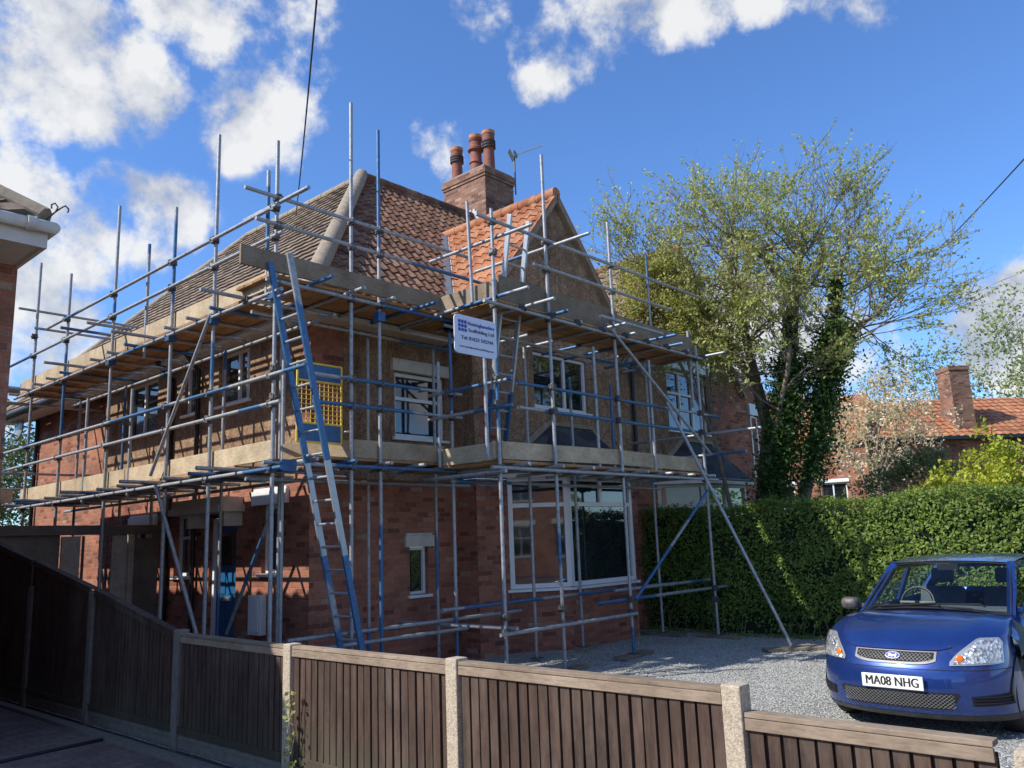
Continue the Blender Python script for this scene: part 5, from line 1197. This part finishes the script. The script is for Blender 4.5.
# headlamps
m = MB(); m.tube([fas(t*tfor(.455), .712+.03*abs(t)**6, .004) for t in TT], .003, 4); m.build('bonnet_gap', M['darkin'], car)
m = MB(); m.tube([fas(t*.9, .565, .0015) for t in TT], .003, 4); m.build('bumper_crease_shadow', M['darkin'], car)  # thin dark tube stands in for the shadow along the bumper crease
def sq(v): return math.copysign(abs(v)**.6, v)
for sg_ in (1, -1):
    ta, tb_ = tfor(.445), .765
    tp = lambda f: .630+.178*min(1, f*2.5)**.75-.5*max(0, f-.85)**1.3
    bt = lambda f: .602+.008*f+.04*max(0, f-.85)
    mm = patch(sg_*ta, sg_*tb_, 0, 0, .010, 16, 8, top=tp, bot=bt); hl = mm.build('headlamp', M['chrome'], car, smooth=True)
    mm = patch(sg_*(ta+.025), sg_*(tb_-.02), 0, 0, .015, 16, 8, top=lambda f: tp(f)-.014, bot=lambda f: bt(f)+.012); mm.build('reflector', M['lamp'], hl, smooth=True)
    for (yy_, zz_, rr, mt, nm) in ((.515, .650, .036, 'orange', 'indicator'), (.63, .70, .068, 'lamp', 'lens')):
        c = fas(sg_*tfor(yy_), zz_, .016); mm = MB(); nrm = (fas(sg_*tfor(yy_), zz_, .10)-fas(sg_*tfor(yy_), zz_, 0)).normalized(); a = nrm.orthogonal().normalized(); b = nrm.cross(a); rows = []
        for k in range(5):
            ph = k/4*math.pi/2; rows.append([c+(a*math.cos(q*math.pi/8)+b*math.sin(q*math.pi/8))*rr*math.cos(ph)+nrm*rr*.28*math.sin(ph) for q in range(17)])
        mm.grid(rows); mm.build(nm, M[mt], hl, smooth=True)
    # fog recess
    t0, t1 = tfor(.58), .84
    fg = patch(sg_*t0, sg_*t1, .27, .38, .005, 10, 4, top=lambda f: .36+.02*f, bot=lambda f: .285).build('fog_recess', M['darkin'], car, smooth=True)
    mm = MB()
    for z in (.305, .33, .352): mm.tube([fas(sg_*(t0+(t1-t0)*q/6*.9+.01), z, .009) for q in range(7)], .004, 4)
    mm.build('slat', M['black'], fg)
    # mirror
    mm = MB(); rows = []
    for i in range(9):
        a = -math.pi/2+math.pi*i/8; rows.append([Vector((1.28+.07*math.sin(a), sg_*(.86+.095*sq(math.cos(q*math.pi/8))*max(1e-4, math.cos(a))**.5), .99+.062*sq(math.sin(q*math.pi/8))*max(1e-4, math.cos(a))**.5)) for q in range(17)])
    mm.grid(rows); mm.beam((1.33, sg_*.72, .96), (1.31, sg_*.86, .98), .05, .04); mm.build('wing_mirror', M['coupler' if sg_ > 0 else 'paint'], car, smooth=True)
    # wheels
    for xc in (.80, 3.28):
        mm = MB(); rows = []
        for (r, y) in ((.19, .83), (.285, .835), (.305, .815), (.31, .76), (.305, .68), (.28, .66)): rows.append([Vector((xc+r*math.cos(q*math.pi/14), sg_*(y-.015), .305+r*math.sin(q*math.pi/14))) for q in range(29)])
        mm.grid(rows); wh = mm.build('wheel', M['rubber'], car, smooth=True)
        mm = MB(); rows = []
        for (r, y) in ((.19, .825), (.185, .79), (.06, .80), (.0, .81)): rows.append([Vector((xc+r*math.cos(q*math.pi/14), sg_*(y-.01), .305+r*math.sin(q*math.pi/14))) for q in range(29)])
        mm.grid(rows); mm.build('rim', M['alu'], wh, smooth=True)
        mm = MB(); rows = []
        for (r, y) in ((.36, .822), (.36, .60)): rows.append([Vector((xc+r*math.cos(q*math.pi/14), sg_*y, .305+r*math.sin(q*math.pi/14))) for q in range(15)])
        mm.grid(rows); mm.poly([tuple(p) for p in rows[1]]); mm.build('wheel_arch', M['darkin'], car)
    # side glass
    mm = MB(); mm.poly([(1.25, sg_*.725, .95), (2.32, sg_*.745, .97), (2.36, sg_*.60, 1.35), (1.88, sg_*.57, 1.36)]); mm.poly([(2.42, sg_*.745, .97), (3.15, sg_*.745, .99), (3.38, sg_*.585, 1.33), (2.45, sg_*.60, 1.36)]); mm.build('side_window', M['screen'], car)
    mm = MB(); mm.box((1.9, sg_*.845, .83), (2.1, sg_*.865, .86)); mm.build('door_handle', M['paint'], car)
WSF = True
# windscreen with dark border + seal
rows = []
for k in range(9):
    s = k/8; rows.append([cowl(t*.97).lerp(wst(t*.97), s*.985+.005)+Vector((-.012, 0, .018))*math.sin(math.pi*s)*1.2 for t in yy])
mm = MB(); mm.grid(rows, flip=WSF); ws_ = mm.build('windscreen', M['screen'], car, smooth=True)
mm = MB()
mm.tube([cowl(t)+Vector((-.005, 0, .004)) for t in yy], .014, 5); mm.tube([wst(t)+Vector((0, 0, .004)) for t in yy], .008, 5)
for sg_ in (-1, 1): mm.tube([cowl(sg_), cowl(sg_).lerp(wst(sg_), .5)+Vector((-.012, 0, .018)), wst(sg_)], .009, 5)
mm.build('seal', M['black'], ws_)
mm = MB(); rows = [[fas_ for fas_ in [cowl(t)+Vector((-.10, 0, .006)) for t in yy]], [cowl(t)+Vector((0, 0, .004)) for t in yy]]; mm.grid(rows); mm.build('cowl_panel', M['black'], car)
for (y0, y1) in ((.28, .66), (-.66, -.05), (.05, -.35)):
    pass
for pts in (((1.03, -.12), (1.12, .55)), ((1.03, -.52), (1.09, .10))):
    mm = MB(); (xa, ya), (xb, yb) = pts
    mm.tube([(xa, ya, 1.005), (xa+.02, ya+.05, 1.025), (xb-.01, yb, cowl(yb/.735).z+.035)], .009, 5); mm.tube([(xb-.02, yb-.5, cowl((yb-.5)/.735).z+.02), (xb+.0, yb+.08, cowl((yb+.05)/.735).z+.03)], .007, 5); mm.build('wiper', M['black'], car)
mm = MB(); mm.tube([(2.35, -.08, 1.44), (2.45, -.08, 1.50)], .006, 5); mm.build('roof_aerial', M['black'], car)
# interior
mm = MB(); mm.box((1.2, -.68, .72), (1.75, .68, .93)); mm.box((1.35, -.66, .93), (1.7, .66, .955)); mm.build('dashboard', M['seat'], car, bevel=.03)
mm = MB(); mm.box((1.0, -.72, .2), (3.6, .72, .26)); mm.box((2.95, -.62, .45), (3.1, .62, 1.0)); mm.build('cabin_floor', M['darkin'], car)
for sg_ in (-1, 1):
    mm = MB(); mm.beam((2.30, sg_*.33, .50), (2.55, sg_*.33, 1.08), .46, .12, (1, 0, 0)); mm.box((1.95, sg_*.33-.23, .42), (2.4, sg_*.33+.23, .55)); mm.beam((2.56, sg_*.33, 1.13), (2.60, sg_*.33, 1.28), .24, .08, (1, 0, 0)); mm.build('seat', M['seat'], car, bevel=.03)
mm = MB(); ctrp = Vector((1.72, .33, .97)); ax1 = Vector((0, 1, 0)); ax2 = Vector((.38, 0, .92))
mm.tube([ctrp+(ax1*math.cos(q*math.pi/12)+ax2*math.sin(q*math.pi/12))*.165 for q in range(25)], .013, 7); mm.tube([ctrp-ax1*.18, ctrp+ax1*.18], .02, 6); mm.tube([ctrp, (1.6, .33, .9)], .03, 8); mm.build('steering_wheel', M['black'], car, smooth=True)
mm = MB(); mm.beam((1.78, -.10, 1.33), (1.78, .10, 1.33), .05, .06); mm.build('rear_view_mirror', M['black'], car)
# ------------------------------------------------------------------ WORLD
SUN = Vector((-1.03, .52, 1.0)).normalized()
el = math.asin(SUN.z); az = math.atan2(SUN.x, SUN.y)
wd_ = bpy.data.worlds.new('World'); scn.world = wd_; wd_.use_nodes = True; nt = wd_.node_tree; nt.nodes.clear()
out = nt.nodes.new('ShaderNodeOutputWorld'); bgn = nt.nodes.new('ShaderNodeBackground'); L(nt, bgn.outputs[0], out.inputs[0])
sky = nt.nodes.new('ShaderNodeTexSky'); sky.sky_type = 'NISHITA'; sky.sun_disc = False; sky.sun_elevation = el; sky.sun_rotation = az; sky.altitude = 100; sky.air_density = 1.0; sky.dust_density = .2; sky.ozone_density = 5.0
bgn.inputs['Strength'].default_value = .115
tc = nt.nodes.new('ShaderNodeTexCoord'); vec = tc.outputs['Generated']
clouds = [(10, 45, 80, .9), (85, 75, 70, .9), (145, 88, 42, .9), (112, 125, 26, .8), (235, 8, 62, .95), (305, 22, 58, .9), (180, -12, 50, .9), (350, 45, 32, .7), (262, 98, 50, .85), (240, 122, 40, .75), (305, 118, 44, .65), (225, 150, 22, .45),
          (25, 205, 52, .95), (80, 240, 50, .9), (20, 265, 52, .95), (112, 190, 34, .85), (165, 215, 38, .7), (148, 260, 26, .7), (30, 340, 60, .9), (75, 320, 30, .7), (10, 415, 30, .9),
          (545, 66, 40, .95), (570, 42, 44, .95), (605, 22, 50, 1), (650, 2, 50, 1), (700, -12, 50, .95), (755, -12, 46, .85), (810, -6, 42, .8), (870, -4, 34, .7), (480, 5, 35, .55), (655, 74, 18, .5), (440, 150, 30, .55), (432, 190, 34, .6), (425, 130, 16, .4), (500, 77, 10, .4),
          (1012, 325, 60, 1.35), (980, 335, 44, 1.2), (1020, 300, 40, 1.2), (1030, 350, 40, .9), (835, 320, 60, 1.1), (765, 330, 60, 1.1), (885, 335, 45, .8), (720, 350, 40, .9), (945, 350, 30, .5), (1010, 385, 50, .5)]
nz1 = nt.nodes.new('ShaderNodeTexNoise'); nz1.inputs['Scale'].default_value = 8; nz1.inputs['Detail'].default_value = 14; nz1.inputs['Roughness'].default_value = .60; nz1.inputs['Distortion'].default_value = .0
L(nt, vec, nz1.inputs['Vector'])
acc = None
for (x, y, r, wgt) in clouds:
    d = pxdir(x, y); ang = r/FPX*math.cos(math.atan(math.hypot(x-512, y-384)/FPX))*1.55
    dp = nt.nodes.new('ShaderNodeVectorMath'); dp.operation = 'DOT_PRODUCT'; nr = nt.nodes.new('ShaderNodeVectorMath'); nr.operation = 'NORMALIZE'; L(nt, vec, nr.inputs[0]); L(nt, nr.outputs[0], dp.inputs[0]); dp.inputs[1].default_value = d
    mr = nt.nodes.new('ShaderNodeMapRange'); mr.interpolation_type = 'SMOOTHSTEP'; mr.inputs[1].default_value = math.cos(ang); mr.inputs[2].default_value = 1.0; mr.inputs[3].default_value = 0; mr.inputs[4].default_value = wgt; L(nt, dp.outputs['Value'], mr.inputs[0])
    acc = mr.outputs[0] if acc is None else math_(nt, 'MAXIMUM', acc, mr.outputs[0])
# everywhere else (behind the camera) scattered cloud so reflections and fill are natural
nz0 = nt.nodes.new('ShaderNodeTexNoise'); nz0.inputs['Scale'].default_value = 2.2; nz0.inputs['Detail'].default_value = 3; L(nt, vec, nz0.inputs['Vector'])
dpb = nt.nodes.new('ShaderNodeVectorMath'); dpb.operation = 'DOT_PRODUCT'; L(nt, vec, dpb.inputs[0]); dpb.inputs[1].default_value = fw
back = math_(nt, 'MULTIPLY', ramp(nt, dpb.outputs['Value'], [(0, (0, 0, 0)), (.25, (0, 0, 0))]), 1)
mrb = nt.nodes.new('ShaderNodeMapRange'); mrb.inputs[1].default_value = .55; mrb.inputs[2].default_value = .2; mrb.inputs[3].default_value = 0; mrb.inputs[4].default_value = 1; L(nt, dpb.outputs['Value'], mrb.inputs[0])
mrc = nt.nodes.new('ShaderNodeMapRange'); mrc.inputs[1].default_value = .5; mrc.inputs[2].default_value = .62; L(nt, nz0.outputs['Fac'], mrc.inputs[0])
acc = math_(nt, 'MAXIMUM', acc, math_(nt, 'MULTIPLY', math_(nt, 'MULTIPLY', mrb.outputs[0], mrc.outputs[0]), .8))
den = math_(nt, 'ADD', math_(nt, 'MULTIPLY', acc, .80), math_(nt, 'MULTIPLY', math_(nt, 'SUBTRACT', nz1.outputs['Fac'], .5), 3.0))
mrd = nt.nodes.new('ShaderNodeMapRange'); mrd.interpolation_type = 'SMOOTHSTEP'; mrd.inputs[1].default_value = .34; mrd.inputs[2].default_value = .80; L(nt, den, mrd.inputs[0])
gate = nt.nodes.new('ShaderNodeMapRange'); gate.inputs[1].default_value = .0; gate.inputs[2].default_value = .25; L(nt, acc, gate.inputs[0])
alpha = math_(nt, 'MULTIPLY', mrd.outputs[0], gate.outputs[0])
# cloud shading: lit tops, grey bases from a second offset noise
mpg = nt.nodes.new('ShaderNodeMapping'); mpg.inputs['Location'].default_value = (.035, -.03, -.045); L(nt, vec, mpg.inputs[0])
nz2 = nt.nodes.new('ShaderNodeTexNoise'); nz2.inputs['Scale'].default_value = 8; nz2.inputs['Detail'].default_value = 10; nz2.inputs['Roughness'].default_value = .55; nz2.inputs['Distortion'].default_value = .0; L(nt, mpg.outputs[0], nz2.inputs['Vector'])
dif = math_(nt, 'SUBTRACT', nz1.outputs['Fac'], nz2.outputs['Fac'])
shd = nt.nodes.new('ShaderNodeMapRange'); shd.inputs[1].default_value = -.13; shd.inputs[2].default_value = .10; shd.inputs[3].default_value = 0; shd.inputs[4].default_value = 1; L(nt, dif, shd.inputs[0])
ccol = mixc(nt, shd.outputs[0], (2.0, 2.2, 2.6), (4.1, 4.1, 4.05))
CLOUDCOL = ccol
skyc = mixc(nt, 1., sky.outputs[0], (.62, .79, 1.0), 'MULTIPLY')
L(nt, mixc(nt, math_(nt, 'MULTIPLY', alpha, .93), skyc, ccol), bgn.inputs['Color'])
wd_.cycles.sampling_method = 'AUTOMATIC'
ld = bpy.data.lights.new('sun', 'SUN'); ld.energy = 3.1; ld.angle = R(.53); ld.color = (1, .955, .88)
lo_ = bpy.data.objects.new('sun', ld); C.objects.link(lo_); lo_.rotation_euler = (-SUN).to_track_quat('-Z', 'Y').to_euler(); lo_.location = (0, 0, 30)
# ------------------------------------------------------------------ render settings
vs = scn.view_settings; vs.view_transform = 'Standard'; vs.look = 'None'; vs.exposure = .97; vs.gamma = 1; vs.use_curve_mapping = False
scn.render.engine = 'CYCLES'; scn.cycles.max_bounces = 6; scn.cycles.transparent_max_bounces = 8
scn.render.resolution_x = 1024; scn.render.resolution_y = 768
